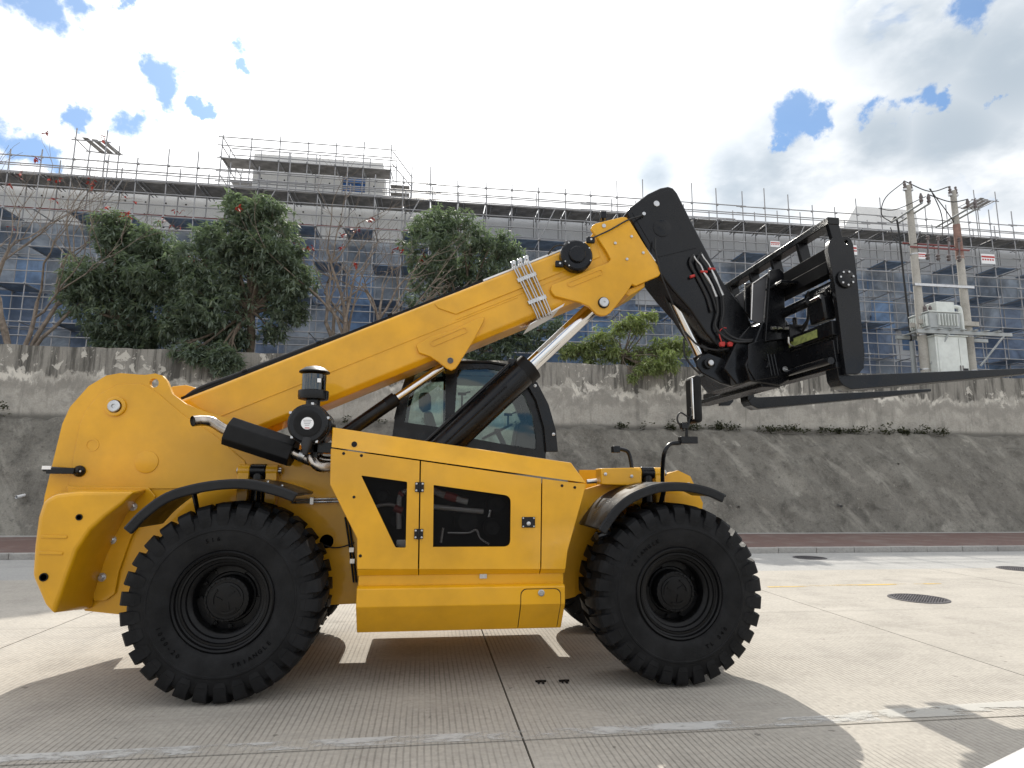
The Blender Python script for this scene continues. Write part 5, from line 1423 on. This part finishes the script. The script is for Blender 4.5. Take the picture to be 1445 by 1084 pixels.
# pale strip beside the collar
s0, s1 = at(889.5, 319.5, YB0-.02), at(925.5, 368, YB0-.02)
dd = (s1-s0).normalized(); nn = Vector((dd.z, 0, -dd.x))
mb = MB(); mb.prism([s0, s1, s1+nn*.035, s0+nn*.04], (0, .014, 0)); T(mb, 'white_strip', WHT, smooth=False)
# hose ends and couplings on the nose
for k, (pts) in enumerate(([(978, 360), (983, 368), (989, 375), (993, 385), (998, 392), (1004, 402), (1011, 419)], [(989, 357), (993, 364), (999, 372), (1004, 381), (1009, 392), (1015, 405), (1020, 417)])):
    yk = YB0-.045
    P = [at(a, b, yk) for a, b in pts]
    mb = MB(); mb.tube(spline(P[:4], 4), [.012, .010, .008, .013]+[.009]*5+[.013]*4, 8) if False else mb.tube(spline(P[:4], 4), .009, 8); T(mb, 'hose_end', STL)
    mb = MB(); mb.tube(P[3:7], [.010, .016, .012, .016], 8); T(mb, 'coupling', STL)
    mb = MB(); mb.tube([P[3]-Vector((.035, 0, -.012)), P[3]+Vector((.04, 0, .012))], .014, 8); T(mb, 'red_cap', RED)
    mb = MB(); mb.tube(spline([P[6], at(1013+8*k, 440, yk), at(1010+9*k, 462, yk), at(1030+6*k, 480-3*k, yk-.03), at(1060, 482-2*k, yk-.1), at(1090, 473-2*k, yk-.1)], 6), .014, 8); T(mb, 'hydraulic_hose', HOSE)
    mb = MB(); mb.tube(spline([P[0], at(974+9*k, 372, yk+.02), at(984+8*k, 392, yk+.03), at(997+8*k, 418, yk+.03), at(1004+8*k, 440, yk+.02)], 5), .016, 8); T(mb, 'hydraulic_hose', HOSE)
q = at(975, 390, YB0-.03); mb = MB(); mb.tube([at(974, 391, YB0-.03), at(980, 389, YB0-.03)], .016, 8); T(mb, 'red_cap', RED)
# tilt cylinder under the nose
c0, c1 = at(955, 432, YC), at(990, 506, YC)
cd = (c1-c0).normalized()
mb = MB(); mb.tube([c0-cd*.25, c1-cd*.03], .062, 20); T(mb, 'tilt_rod', CHR)
mb = MB(); mb.tube([c0-cd*.1+Vector((-.10, .0, .02)), c1-cd*.42+Vector((-.09, 0, 0))], .016, 8); T(mb, 'tilt_line', HOSE)
mb = MB(); mb.tube([c1-cd*.05, c1+cd*.06], .085, 20); T(mb, 'tilt_rod_eye', BLK, .01)
q = at(1002, 514, YB0-.02); mb = MB(); mb.ext_px([(984, 508), (990, 502), (1000, 498), (1022, 506), (1030, 515), (1036, 546), (1018, 541), (990, 526), (984, 518)], YB0+.02, YB0+.06); T(mb, 'tilt_link', BLK, .01)
mb = MB(); mb.ext_px([(984, 508), (990, 502), (1000, 498), (1022, 506), (1030, 515), (1036, 546), (1018, 541), (990, 526), (984, 518)], YB1-.06, YB1-.02); T(mb, 'tilt_link', BLK, .01)
for (a, b, r) in ((1000.5, 513, .034), (1062.5, 470, .036)):
    q = at(a, b, YB0); mb = MB(); mb.lathe([(r*1.7, .02), (r*1.7, -.02), (r*1.1, -.024), (r, -.024), (r, -.045), (r*.8, -.05), (0, -.05)], (q.x, YB0, q.z), 'Y', 24); lk = T(mb, 'link_boss', BLK)
    mb = MB(); mb.lathe([(r*.95, -.05), (r*.8, -.058), (0, -.058)], (q.x, YB0, q.z), 'Y', 20); mb.build('pin', STL, lk)
for pts in ([(966, 468), (985, 487), (1010, 494), (1028, 492)], [(965, 478), (966, 500), (975, 515), (988, 528)]):
    mb = MB(); mb.tube(spline([at(a, b, YB0-.02) for a, b in pts], 5), .011, 7); T(mb, 'hydraulic_hose', HOSE)
mb = MB(); mb.tube(spline([at(925, 336, YB0-.06), at(925, 352, YB0-.07), at(930, 376, YB0-.06), at(935, 394, YB0-.03), at(950, 430, YB0+.02)], 5), .009, 6); T(mb, 'nose_cable', HOSE)
for (a, b) in ((1019, 486), (1030, 486)):
    q = at(a, b, YB0-.06); mb = MB(); mb.box(q.x-.022, q.x+.022, YB0-.08, YB0-.04, q.z-.025, q.z+.025); mb.tube([q+Vector((-.03, 0, 0)), q+Vector((.03, 0, .01))], .02, 8); T(mb, 'red_cap', RED, .004)
mb = MB(); mb.tube(spline([at(1018, 482, YB0-.05), at(1015, 470, YB0-.05), at(1020, 463, YB0-.05), at(1025, 463, YB0-.05)], 5), .006, 6); T(mb, 'red_cord', RED)

# ---- lift cylinder and levelling cylinder
def hyd(b0_, b1_, r1_, rbar, rrod, Y, name):
    p0, p1, p2 = at(b0_[0], b0_[1], Y), at(b1_[0], b1_[1], Y), at(r1_[0], r1_[1], Y)
    ax_ = (p1-p0).normalized(); p2 = p0+ax_*(p2-p0).dot(ax_)
    mb = MB(); mb.tube([p0, p1], rbar, 28); bar = T(mb, name, BLK, .006)
    mb = MB(); mb.tube([p1-ax_*.02, p2], rrod, 24); mb.build('rod', CHR, bar)
    mb = MB(); mb.tube([p1-ax_*.10, p1+ax_*.012], rbar*1.04, 28); mb.tube([p1+ax_*.012, p1+ax_*.03], rrod*1.15, 20); mb.build('gland', BLKM, bar)
    mb = MB(); mb.tube([p2-ax_*.10, p2], rrod*1.35, 24); mb.lathe([(rrod*1.6, -.10), (rrod*1.6, .10)], p2+ax_*.03, 'Y', 24); mb.build('rod_eye', BLKM, bar)
    return bar, p0, p1, ax_
bar, p0, p1, ax_ = hyd((598, 658), (747, 518.5), (848, 426), .148, .083, YC, 'lift_cylinder')
nn = Vector((-ax_.z, 0, ax_.x))
mb = MB(); mb.tube([p0+nn*.165+Vector((0, -.03, 0)), p1-ax_*.12+nn*.165+Vector((0, -.03, 0))], .02, 8); mb.box(*(lambda q: (q.x-.05, q.x+.05, q.y-.04, q.y+.04, q.z-.04, q.z+.04))(p1-ax_*.1+nn*.15)); mb.build('supply_line', BLK, bar, .004)
mb = MB(); mb.tube([p0+nn*.02+Vector((0, -.158, 0)), p1-ax_*.35+nn*.02+Vector((0, -.158, 0))], .012, 6); mb.build('supply_line', BLK, bar)
bar, p0, p1, ax_ = hyd((470, 624), (557.5, 563.5), (637, 512), .070, .043, YC, 'levelling_cylinder')
mb = MB(); q = at(600, 517, YC); mb.box(-.6, .1, 6.3, 6.6, 1.75, 1.95); T(mb, 'cylinder_mount', BLK, .01)

# ---- cab
YK0, YK1 = 6.88, 7.78
cabo = [(550, 660), (553, 620), (557, 590), (564, 556), (574, 528), (583, 520), (596, 517.5), (651, 513), (690, 513.5), (712, 517.5), (728, 526), (746, 548), (758, 572), (766, 600), (770, 640), (770, 668)]
win1 = [(571, 596), (577, 560), (585, 530), (591, 524.5), (629, 521), (628, 604)]
win2 = [(646, 521), (690, 520), (708, 523.5), (722, 533), (740, 558), (752, 588), (757, 622), (756, 634), (700, 625), (640, 614)]
mb = MB(); mb.holed(xz(cabo, YK0), [xz(win1, YK0), xz(win2, YK0)], YK0, YK0+.06); cab = T(mb, 'cab', BLK)
C2 = xz(cabo, YK0)
mb = MB(); mb.holed(C2, [xz(win1, YK0), xz(win2, YK0)], YK1-.06, YK1); mb.build('far_side', BLK, cab)
mb = MB(); mb.add([(x, YK0+.03, z) for x, z in xz([(571, 596), (577, 560), (585, 530), (591, 524.5), (629, 521), (628, 604)], YK0)], [tuple(range(6))]); mb.build('rear_window', GLS, cab, smooth=False)
mb = MB(); mb.add([(x, YK0+.03, z) for x, z in xz(win2, YK0)], [tuple(range(len(win2)))]); mb.build('side_window', GLS, cab, smooth=False)
mb = MB(); mb.add([(x, YK1-.03, z) for x, z in xz(win1, YK0)], [tuple(range(6))]); mb.add([(x, YK1-.03, z) for x, z in xz(win2, YK0)], [tuple(range(len(win2)))]); mb.build('far_window', GLS, cab, smooth=False)
mb = MB(); ribbon(mb, xz([(576, 526), (596, 516.5), (651, 512.5), (690, 513), (714, 518)], YK0), .05, YK0+.061, YK1-.061); rf = mb.build('roof', BLK, cab)
mb = MB(); ribbon(mb, xz([(574, 520), (596, 514.5), (651, 510.5), (690, 511), (716, 515.5)], YK0), .02, YK0-.02, YK1+.02); mb.build('roof_skin', FEN, cab)
for y0, y1 in ((YK0+.061, YK0+.14), (YK1-.14, YK1-.061)):
    mb = MB(); ribbon(mb, xz([(716, 519), (730, 528), (747, 550), (759, 574), (766, 602), (769, 640)], YK0), .05, y0, y1); mb.build('front_pillar', BLK, cab)
mb = MB(); ribbon(mb, xz([(716, 519), (730, 528), (747, 550), (759, 574), (766, 602), (769, 640)], YK0), .008, YK0+.141, YK1-.141); mb.build('windscreen', GLS, cab)
mb = MB(); ribbon(mb, xz([(556, 590), (564, 556), (574, 528)], YK0), .008, YK0+.07, YK1-.07); mb.build('back_window', GLS, cab)
mb = MB(); mb.ext(xz([(555, 606), (640, 618), (768, 642), (768, 670), (550, 660)], YK0), YK0+.065, YK1-.065); mb.build('floor_tub', BLKM, cab)
mb = MB(); mb.box(-.52, 1.30, 6.95, 7.70, .46, 1.55); T(mb, 'far_side_tank', YEL, .03)
mb = MB(); mb.box(.25, .95, 7.72, 7.84, .80, .85); T(mb, 'cab_step', BLK, .006)
# front stone guard: curved ladder of bars in front of the windscreen
gi = [(722, 523), (742, 543), (755, 566), (766, 604), (769, 638)]; go = [(736, 521), (757, 541), (773, 572), (783, 608), (786, 638)]
for y0, y1 in ((YK0-.06, YK0-.0), (YK1, YK1+.06)):
    mb = MB(); mb.ext(xz(go, YK0)+xz(gi, YK0)[::-1], y0, y1); sg = mb.build('stone_guard', BLK, cab, .006)
for (a, b) in ((744, 533), (765, 560), (778, 596), (783, 630)):
    q = at(a, b, YK0); mb = MB(); mb.tube([(q.x, YK0-.03, q.z), (q.x, YK1+.03, q.z)], .02, 8); mb.build('guard_bar', BLK, cab)
for (a, b) in ((755, 544.5), (781, 613)):
    q = at(a, b, YK0-.062); mb = MB(); mb.lathe([(.018, 0), (.018, -.012), (0, -.016)], (q.x, YK0-.06, q.z), 'Y', 10); mb.build('guard_bolt', STL, cab)
# interior
q = at(600, 568, 7.3); mb = MB(); mb.tube([(q.x-.01, 7.3, q.z+.11), (q.x-.005, 7.3, q.z+.06), (q.x+.0, 7.3, q.z-.05), (q.x+.02, 7.3, q.z-.10)], [.05, .075, .075, .05], 12); seat = mb.build('headrest', SEAT, cab)
mb = MB(); mb.prism([Vector((q.x-.02, 7.08, q.z-.12)), Vector((q.x+.08, 7.08, q.z-.12)), Vector((q.x+.24, 7.08, q.z-.62)), Vector((q.x+.08, 7.08, q.z-.62))], (0, .46, 0)); mb.build('seat_back', SEAT, cab, .04)
mb = MB(); mb.box(q.x+.15, q.x+.65, 7.06, 7.56, q.z-.74, q.z-.6); mb.build('seat_cushion', SEAT, cab, .04)
q = at(702, 609, 7.3); mb = MB()
sn = Vector((-.45, 0, .9)).normalized(); su = Vector((sn.z, 0, -sn.x))
mb.tube([q+su*.19*math.cos(2*math.pi*k/24)+Vector((0, .19*math.sin(2*math.pi*k/24), 0)) for k in range(25)], .014, 8, False); mb.tube([q+su*-.19, q+su*.19], .014, 6); mb.tube([q, q-sn*.35], .03, 8); mb.lathe([(.04, -.02), (.04, .03), (0, .03)], q, 'Z', 10); mb.build('steering_wheel', BLKM, cab)
q = at(738, 612, 7.25); mb = MB(); mb.prism([Vector((q.x-.16, 7.05, q.z-.35)), Vector((q.x+.14, 7.05, q.z-.35)), Vector((q.x+.12, 7.05, q.z+.02)), Vector((q.x-.02, 7.05, q.z+.14)), Vector((q.x-.08, 7.05, q.z+.1))], (0, .4, 0)); mb.build('dashboard', BLKM, cab, .02)
for (a, b, y) in ((652, 556, 7.5), (717, 585, 7.6)):
    q = at(a, b, y); mb = MB(); mb.tube([(q.x, y, q.z-.16), (q.x, y, q.z), (q.x+.10, y, q.z+.03)], .012, 6); mb.tube([(q.x-.05, y, q.z), (q.x+.05, y, q.z)], .018, 6); mb.build('handle', BLKM, cab)
mb = MB(); mb.box(*(lambda q: (q.x-.2, q.x+.2, YK0+.08, YK1-.08, q.z-.06, q.z))(at(672, 524, YK0+.1))); mb.build('sun_visor', GREY, cab, .01)

# ---- mirrors at the front
ymr = 5.45
mb = MB(); mb.tube(spline([at(935, 690, ymr+.25), at(935, 660, ymr+.1), at(938, 638, ymr), at(946, 627, ymr), at(960, 625, ymr)], 5), .019, 10); arm = T(mb, 'mirror_arm', BLK)
q = at(970, 621, ymr); mb = MB(); mb.box(q.x-.075, q.x+.085, ymr-.04, ymr+.04, q.z-.035, q.z+.03); mb.tube([(q.x-.01, ymr, q.z), (q.x+.0, ymr, q.z+.12), (q.x+.05, ymr, q.z+.22), (q.x+.05, ymr, q.z+.3)], .015, 8); mb.box(q.x-.06, q.x+.0, ymr-.03, ymr+.03, q.z+.10, q.z+.16); mb.build('mirror_clamp', BLK, arm, .006)
mb = MB(); mb.tube(spline([(q.x-.03, ymr, q.z+.08), (q.x-.09, ymr, q.z+.18), (q.x-.06, ymr, q.z+.25), (q.x+.02, ymr, q.z+.21)], 5), .008, 6); mb.build('mirror_wire', HOSE, arm)
m0, m1 = at(970, 531, ymr), at(988, 598, ymr)
mb = MB(); mb.box(m0.x+.02, m1.x-.01, ymr-.10, ymr+.12, m1.z, m0.z); mr = T(mb, 'mirror', BLKM, .035, seg=3)
mb = MB(); mb.box(m0.x+.004, m0.x+.019, ymr-.085, ymr-.045, m1.z+.03, m0.z-.03); mb.build('mirror_glass', CHR, mr, .006)
mb = MB(); mb.tube(spline([at(893, 672, 5.9), at(890, 650, 5.9), at(886, 638, 5.9), at(876, 634, 5.9), at(866, 634, 5.9)], 5), .02, 10); q = at(868, 634, 5.9); mb.box(q.x-.03, q.x+.04, 5.86, 5.94, q.z-.035, q.z+.03); T(mb, 'lamp_bracket', BLK, .006)

# ---- fork carriage
yA, yBq = 5.18, 7.72                       # outer faces of its two end plates
side_px = [(1168, 352), (1170, 341), (1176, 335), (1196, 334.5), (1201, 338), (1204, 346), (1208, 378), (1220, 499), (1219, 519), (1212, 527.5), (1194, 527.5), (1190, 499), (1183, 440), (1178, 402)]
eye = at(1194, 341.5, yA)
SP = xz(side_px, yA); hole = circ(eye.x, eye.z, .024, 14)
for y in (yA, yBq-.05):
    mb = MB(); mb.holed(SP, [hole], y, y+.05); T(mb, 'side_plate', BLK)
q = at(1192.5, 394, yA)
mb = MB(); mb.lathe([(.088, -.001), (.088, -.022), (.080, -.026), (0, -.026)], (q.x, yA, q.z), 'Y', 32); fc = T(mb, 'shaft_cover', BLK)
for k in range(7):
    a = 2*math.pi*(k+.35)/7; mb = MB(); mb.lathe([(.010, -.026), (.010, -.036), (0, -.038)], (q.x+.066*math.cos(a), yA, q.z+.066*math.sin(a)), 'Y', 8); mb.build('bolt', STL, fc)
def beam(name, x0, z0, x1, z1, y0, y1, bevel=.006, m=BLK):
    mb = MB(); mb.box(min(x0, x1), max(x0, x1), y0, y1, min(z0, z1), max(z0, z1)); return T(mb, name, m, bevel)
# backrest: top rail and upright bars
r0, r1 = at(1168, 306, yA), at(1183, 314, yA)
rl = at(1168, 316, yA)
beam('backrest_rail', r0.x, rl.z, r0.x+.12, r0.z, yA, yBq)
zlow = at(1174, 338, yA).z-.02
for y in (yA, 5.68, 6.17, 6.64, 7.13, yBq-.05):
    mb = MB(); lean = .045
    mb.prism([(r0.x+.005, y+.002, rl.z-.001), (r0.x+.115, y+.002, rl.z-.001), (r0.x+.115+lean, y+.002, zlow-(.03 if y == yA else .06)), (r0.x+.005+lean, y+.002, zlow-(.03 if y == yA else .06))], (0, .05, 0)); T(mb, 'backrest_bar', BLK, .004)
# beams from end plate to end plate
t0, t1 = at(1170, 349, yA+.06), at(1170, 386, yA+.06)
xbm = SP[0][0]
beam('upper_beam', xbm+.03, at(1170, 350, yA+.06).z, xbm+.16, at(1170, 368, yA+.06).z, yA+.051, yBq-.051, m=BLKD)
beam('upper_beam', xbm+.015, at(1170, 369, yA+.06).z, xbm+.13, at(1170, 388, yA+.06).z, yA+.051, yBq-.051, m=BLKD)
q = at(1178, 404, yA+.06)
mb = MB(); mb.tube([(q.x+.05, yA+.055, q.z), (q.x+.05, yBq-.055, q.z)], .05, 18); sh = T(mb, 'fork_shaft', BLK)
mb = MB(); mb.tube([(q.x+.05, yA+.08, q.z), (q.x+.05, yA+.50, q.z)], .085, 20); mb.tube([(q.x+.05, yA+.15, q.z-.02), (q.x+.05, yA+.45, q.z-.02)], .09, 20); mb.build('shaft_sleeve', BLK, sh, .008)
z2 = at(1190, 497, yA+.06).z; z3 = at(1190, 517, yA+.06).z; xl2 = at(1190, 497, yA+.06).x
beam('lower_beam', xl2-.10, z2+.30, xl2+.05, z2+.16, yA+.051, yBq-.051)
beam('lower_beam', xl2-.06, z2+.15, xl2+.02, z2-.02, yA+.051, yBq-.051)
beam('lower_beam', xl2-.09, z3+.04, xl2+.04, z3-.02, yA+.051, yBq-.051)
mb = MB(); mb.tube([(xl2-.13, yA+.06, z3+.05), (xl2-.13, yBq-.06, z3+.05)], .035, 12); T(mb, 'lower_shaft', BLK)
# sideshift cylinder and its bright rod
q0, q1 = at(1145, 456, yA+.25), at(1115, 470, yA+.9)
mb = MB(); mb.tube([(xl2-.14, yA+.30, z2+.55), (xl2-.14, yA+1.0, z2+.55)], .045, 14); T(mb, 'sideshift_cylinder', BLK, .004)
mb = MB(); mb.tube([(xl2-.14, yA+.12, z2+.55), (xl2-.14, yA+.31, z2+.55)], .024, 12); T(mb, 'sideshift_rod', CHR)
q = at(1168, 434, yA+.1); mb = MB(); mb.ext([(q.x-.05, q.z+.12), (q.x+.07, q.z+.14), (q.x+.10, q.z-.10), (q.x-.03, q.z-.12)], yA+.1, yA+.35); T(mb, 'fork_hanger', BLK, .02)
# centre uprights with grey panels, at the nose
up_px = [(1086, 382), (1096, 379), (1113, 382), (1115, 420), (1116, 470), (1112, 500), (1070, 505), (1072, 470), (1082, 420)]
for y in (5.92, 6.86):
    mb = MB(); mb.ext(xz([(1087, 381), (1101, 379), (1106, 384), (1108, 440), (1110, 478), (1080, 482)], 5.92), y, y+.05); T(mb, 'centre_upright', BLK, .006)
gp = xz([(1065, 399), (1087, 384), (1081, 456), (1063, 450)], 5.95)
mb = MB(); mb.ext(gp, 6.00, 6.02); pnl = T(mb, 'grey_panel', GREY)
for i in (1, 3):
    a, b = gp[i], gp[(i+1) % 4]; mb = MB(); mb.tube([(a[0], 5.995, a[1]), (b[0], 5.995, b[1])], .009, 6); mb.build('panel_edge', PIPE, pnl)
a, b = gp[0], gp[1]; mb = MB(); mb.tube([(a[0], 5.995, a[1]), (b[0], 5.995, b[1])], .009, 6); mb.build('panel_edge', PIPE, pnl)
mb = MB(); mb.ext(xz([(1052, 400), (1064, 398), (1062, 450), (1052, 440)], 6.1), 6.10, 6.14); T(mb, 'centre_upright', BLK, .006)
mb = MB(); mb.ext(xz([(1038, 418), (1052, 408), (1050, 438)], 6.3), 6.3, 6.32); T(mb, 'grey_panel', GREY)
q = at(1110, 402, 5.8); mb = MB(); mb.box(q.x-.12, q.x+.13, 5.70, 6.3, q.z-.015, q.z+.015); T(mb, 'support_shelf', BLK, .006)
# hydraulic coupler block between nose and carriage
mb = MB(); mb.ext_px([(1062, 490), (1075, 455), (1100, 440), (1113, 455), (1118, 500), (1126, 530), (1100, 545), (1058, 538), (1052, 515)], 5.98, 6.9); T(mb, 'quick_hitch', BLK, .015)
mb = MB(); mb.ext_px([(1042, 478), (1058, 460), (1078, 470), (1096, 500), (1098, 528), (1072, 538), (1040, 543), (1022, 520)], 6.10, 6.8); T(mb, 'hitch_frame', BLK, .012)
mb = MB(); mb.ext_px([(1056, 486), (1078, 478), (1097, 480), (1098, 532), (1066, 537), (1056, 520)], 5.965, 5.979); hp = T(mb, 'hitch_plate', BLK, .004)
for k in range(3):
    mb = MB(); a, b = at(1083+4.5*k, 500, 5.96), at(1089+4.5*k, 530, 5.96); mb.tube([a, b], .010, 6); mb.build('hitch_rib', BLK, hp)
mb = MB(); q = at(1078, 513, 5.96); mb.tube([(q.x+.05*math.cos(t), 5.96, q.z+.05*math.sin(t)) for t in [-1.5+.3*k for k in range(11)]], .008, 6); mb.build('hitch_rib', BLK, hp)
q = at(1115, 470, 5.9); mb = MB(); mb.box(q.x-.04, q.x+.10, 5.84, 5.97, q.z-.10, q.z+.08); mb.tube([q+Vector((-.04, 0, .05)), q+Vector((-.2, 0, .03))], .02, 8); mb.lathe([(.025, 0), (.025, .08), (0, .08)], q+Vector((.05, -.02, .08)), 'Z', 8); vb = T(mb, 'valve_block', BLK, .004)
for k in range(3):
    mb = MB(); mb.tube([q+Vector((-.10-.07*k, -.05, .035-.002*k)), q+Vector((-.05-.07*k, -.05, .036))], .018, 8); mb.build('fitting', PIPE, vb)
mb = MB(); mb.tube(spline([q+Vector((-.06, -.06, -.06)), q+Vector((-.05, -.06, -.14)), q+Vector((.06, -.06, -.16))], 5), .010, 6); mb.build('pipe', PIPE, vb)
for (dz_) in (.0, .06): 
    mb = MB(); mb.tube(spline([q+Vector((.1, 0, dz_-.03)), at(1140, 452-dz_*40, 5.7), (xl2-.14, yA+.32, z2+.60+dz_)], 6), .014, 8); T(mb, 'hydraulic_hose', HOSE)
# rating label, yellow green, print no longer readable
LABY = mat('rating_label', (.20, .235, .075), .5, var=.35, vscale=25)
lx = xl2-.105
y_l0 = None
mb = MB(); mb.box(lx-.004, lx-.001, 5.45, 5.93, z2+.185, z2+.265); T(mb, 'rating_label', LABY, smooth=False)
mb = MB(); q = at(1107, 521, 5.96); mb.lathe([(.028, 0), (.028, -.015), (0, -.02)], (q.x, 5.96, q.z), 'Y', 12); T(mb, 'hitch_bolt', STL)
# base bars running back to the far fork
for (px0_, py0_, w_) in ((1050, 545, .07), (1035, 556, .05)):
    q = at(px0_, py0_, 6.7); mb = MB(); mb.box(q.x-.05, q.x+.16, 6.0, 7.68, q.z-w_/2, q.z+w_/2); T(mb, 'base_bar', BLK, .008)
# forks
def fork(y0, y1, heel_px, tip_px, th_h, th_t, Lx):
    h0 = at(heel_px[0], heel_px[1], y0); e0 = at(tip_px[0], tip_px[1], y0)
    sl = (e0.z-h0.z)/(e0.x-h0.x)
    x0 = h0.x; x1 = x0+Lx
    top = lambda x: h0.z+sl*(x-x0)
    P = [(x0-.02, top(x0)+.02), (x0+.06, top(x0)+.012), (x1-.45, top(x1-.45)), (x1, top(x1)-.002), (x1, top(x1)-th_t), (x1-.45, top(x1-.45)-th_t*1.7), (x0+.45, top(x0+.45)-th_h), (x0+.05, top(x0)-th_h*1.08), (x0-.04, top(x0)-th_h*.75), (x0-.075, top(x0)-th_h*.3)]
    mb = MB(); mb.ext(P, y0, y1); f = T(mb, 'fork', BLK, .006)
    mb = MB(); mb.ext([(x0-.075, top(x0)-th_h*.3), (x0-.02, top(x0)+.0), (x0+.01, top(x0)+.02), (x0-.045, top(x0)+.34), (x0-.105, top(x0)+.34)], y0+.001, y1-.001); mb.build('fork_shank', BLK, f, .006)
    return f
fork(5.24, 5.42, (1194, 531), (1445, 519.5), .115, .035, 2.3)
fork(6.86, 7.04, (1064, 562), (1295, 549.5), .115, .035, 2.35)

# =================================================================== white car beside the photographer (only its bonnet corner shows)
CARP = mat('white_car_paint', (.78, .79, .80), .22, 0, .5, .5)
car = thing('parked_car', (3.6, .95, 0), 'white car bonnet corner at the bottom right edge of the picture', 'car')
mb = MB(); prof = [(1.56, .30), (1.48, .48), (1.50, .66), (1.62, .83), (1.90, .925), (2.75, 1.00), (5.55, 1.05), (5.80, .95), (5.85, .55), (5.75, .30)]
mb.ext(prof, .08, 1.86); mb.build('body', CARP, car, .11, seg=5)
mb = MB(); lo = [(2.55, .14, 1.0), (5.55, .14, 1.02), (5.55, 1.80, 1.02), (2.55, 1.80, 1.0)]; up_ = [(3.30, .30, 1.46), (5.0, .30, 1.46), (5.0, 1.64, 1.46), (3.30, 1.64, 1.46)]
mb.add(lo+up_, [(0, 1, 5, 4), (1, 2, 6, 5), (2, 3, 7, 6), (3, 0, 4, 7)]); mb.build('windows', BLK, car, smooth=False)
mb = MB(); mb.box(3.28, 5.02, .28, 1.66, 1.455, 1.49); mb.build('roof', CARP, car, .03)
for x_, y_ in ((2.2, .10), (2.2, 1.84), (4.95, .10), (4.95, 1.84)):
    mb = MB(); mb.lathe([(0, -.1), (.20, -.1), (.31, -.09), (.32, 0), (.31, .09), (.20, .1), (0, .1)], (x_, y_, .32), 'Y', 28); wh = mb.build('wheel', RUB, car)
    mb = MB(); mb.lathe([(.20, -.106), (.19, -.11), (0, -.106)], (x_, y_, .32), 'Y', 20); mb.lathe([(.20, .106), (.19, .11), (0, .106)], (x_, y_, .32), 'Y', 20); mb.build('rim', STL, wh)
for y_ in (.30, 1.62):
    mb = MB(); mb.lathe([(0, -.03), (.09, -.02), (.10, .05)], (1.47, y_, .70), 'X', 16); mb.build('headlight', CHR, car)
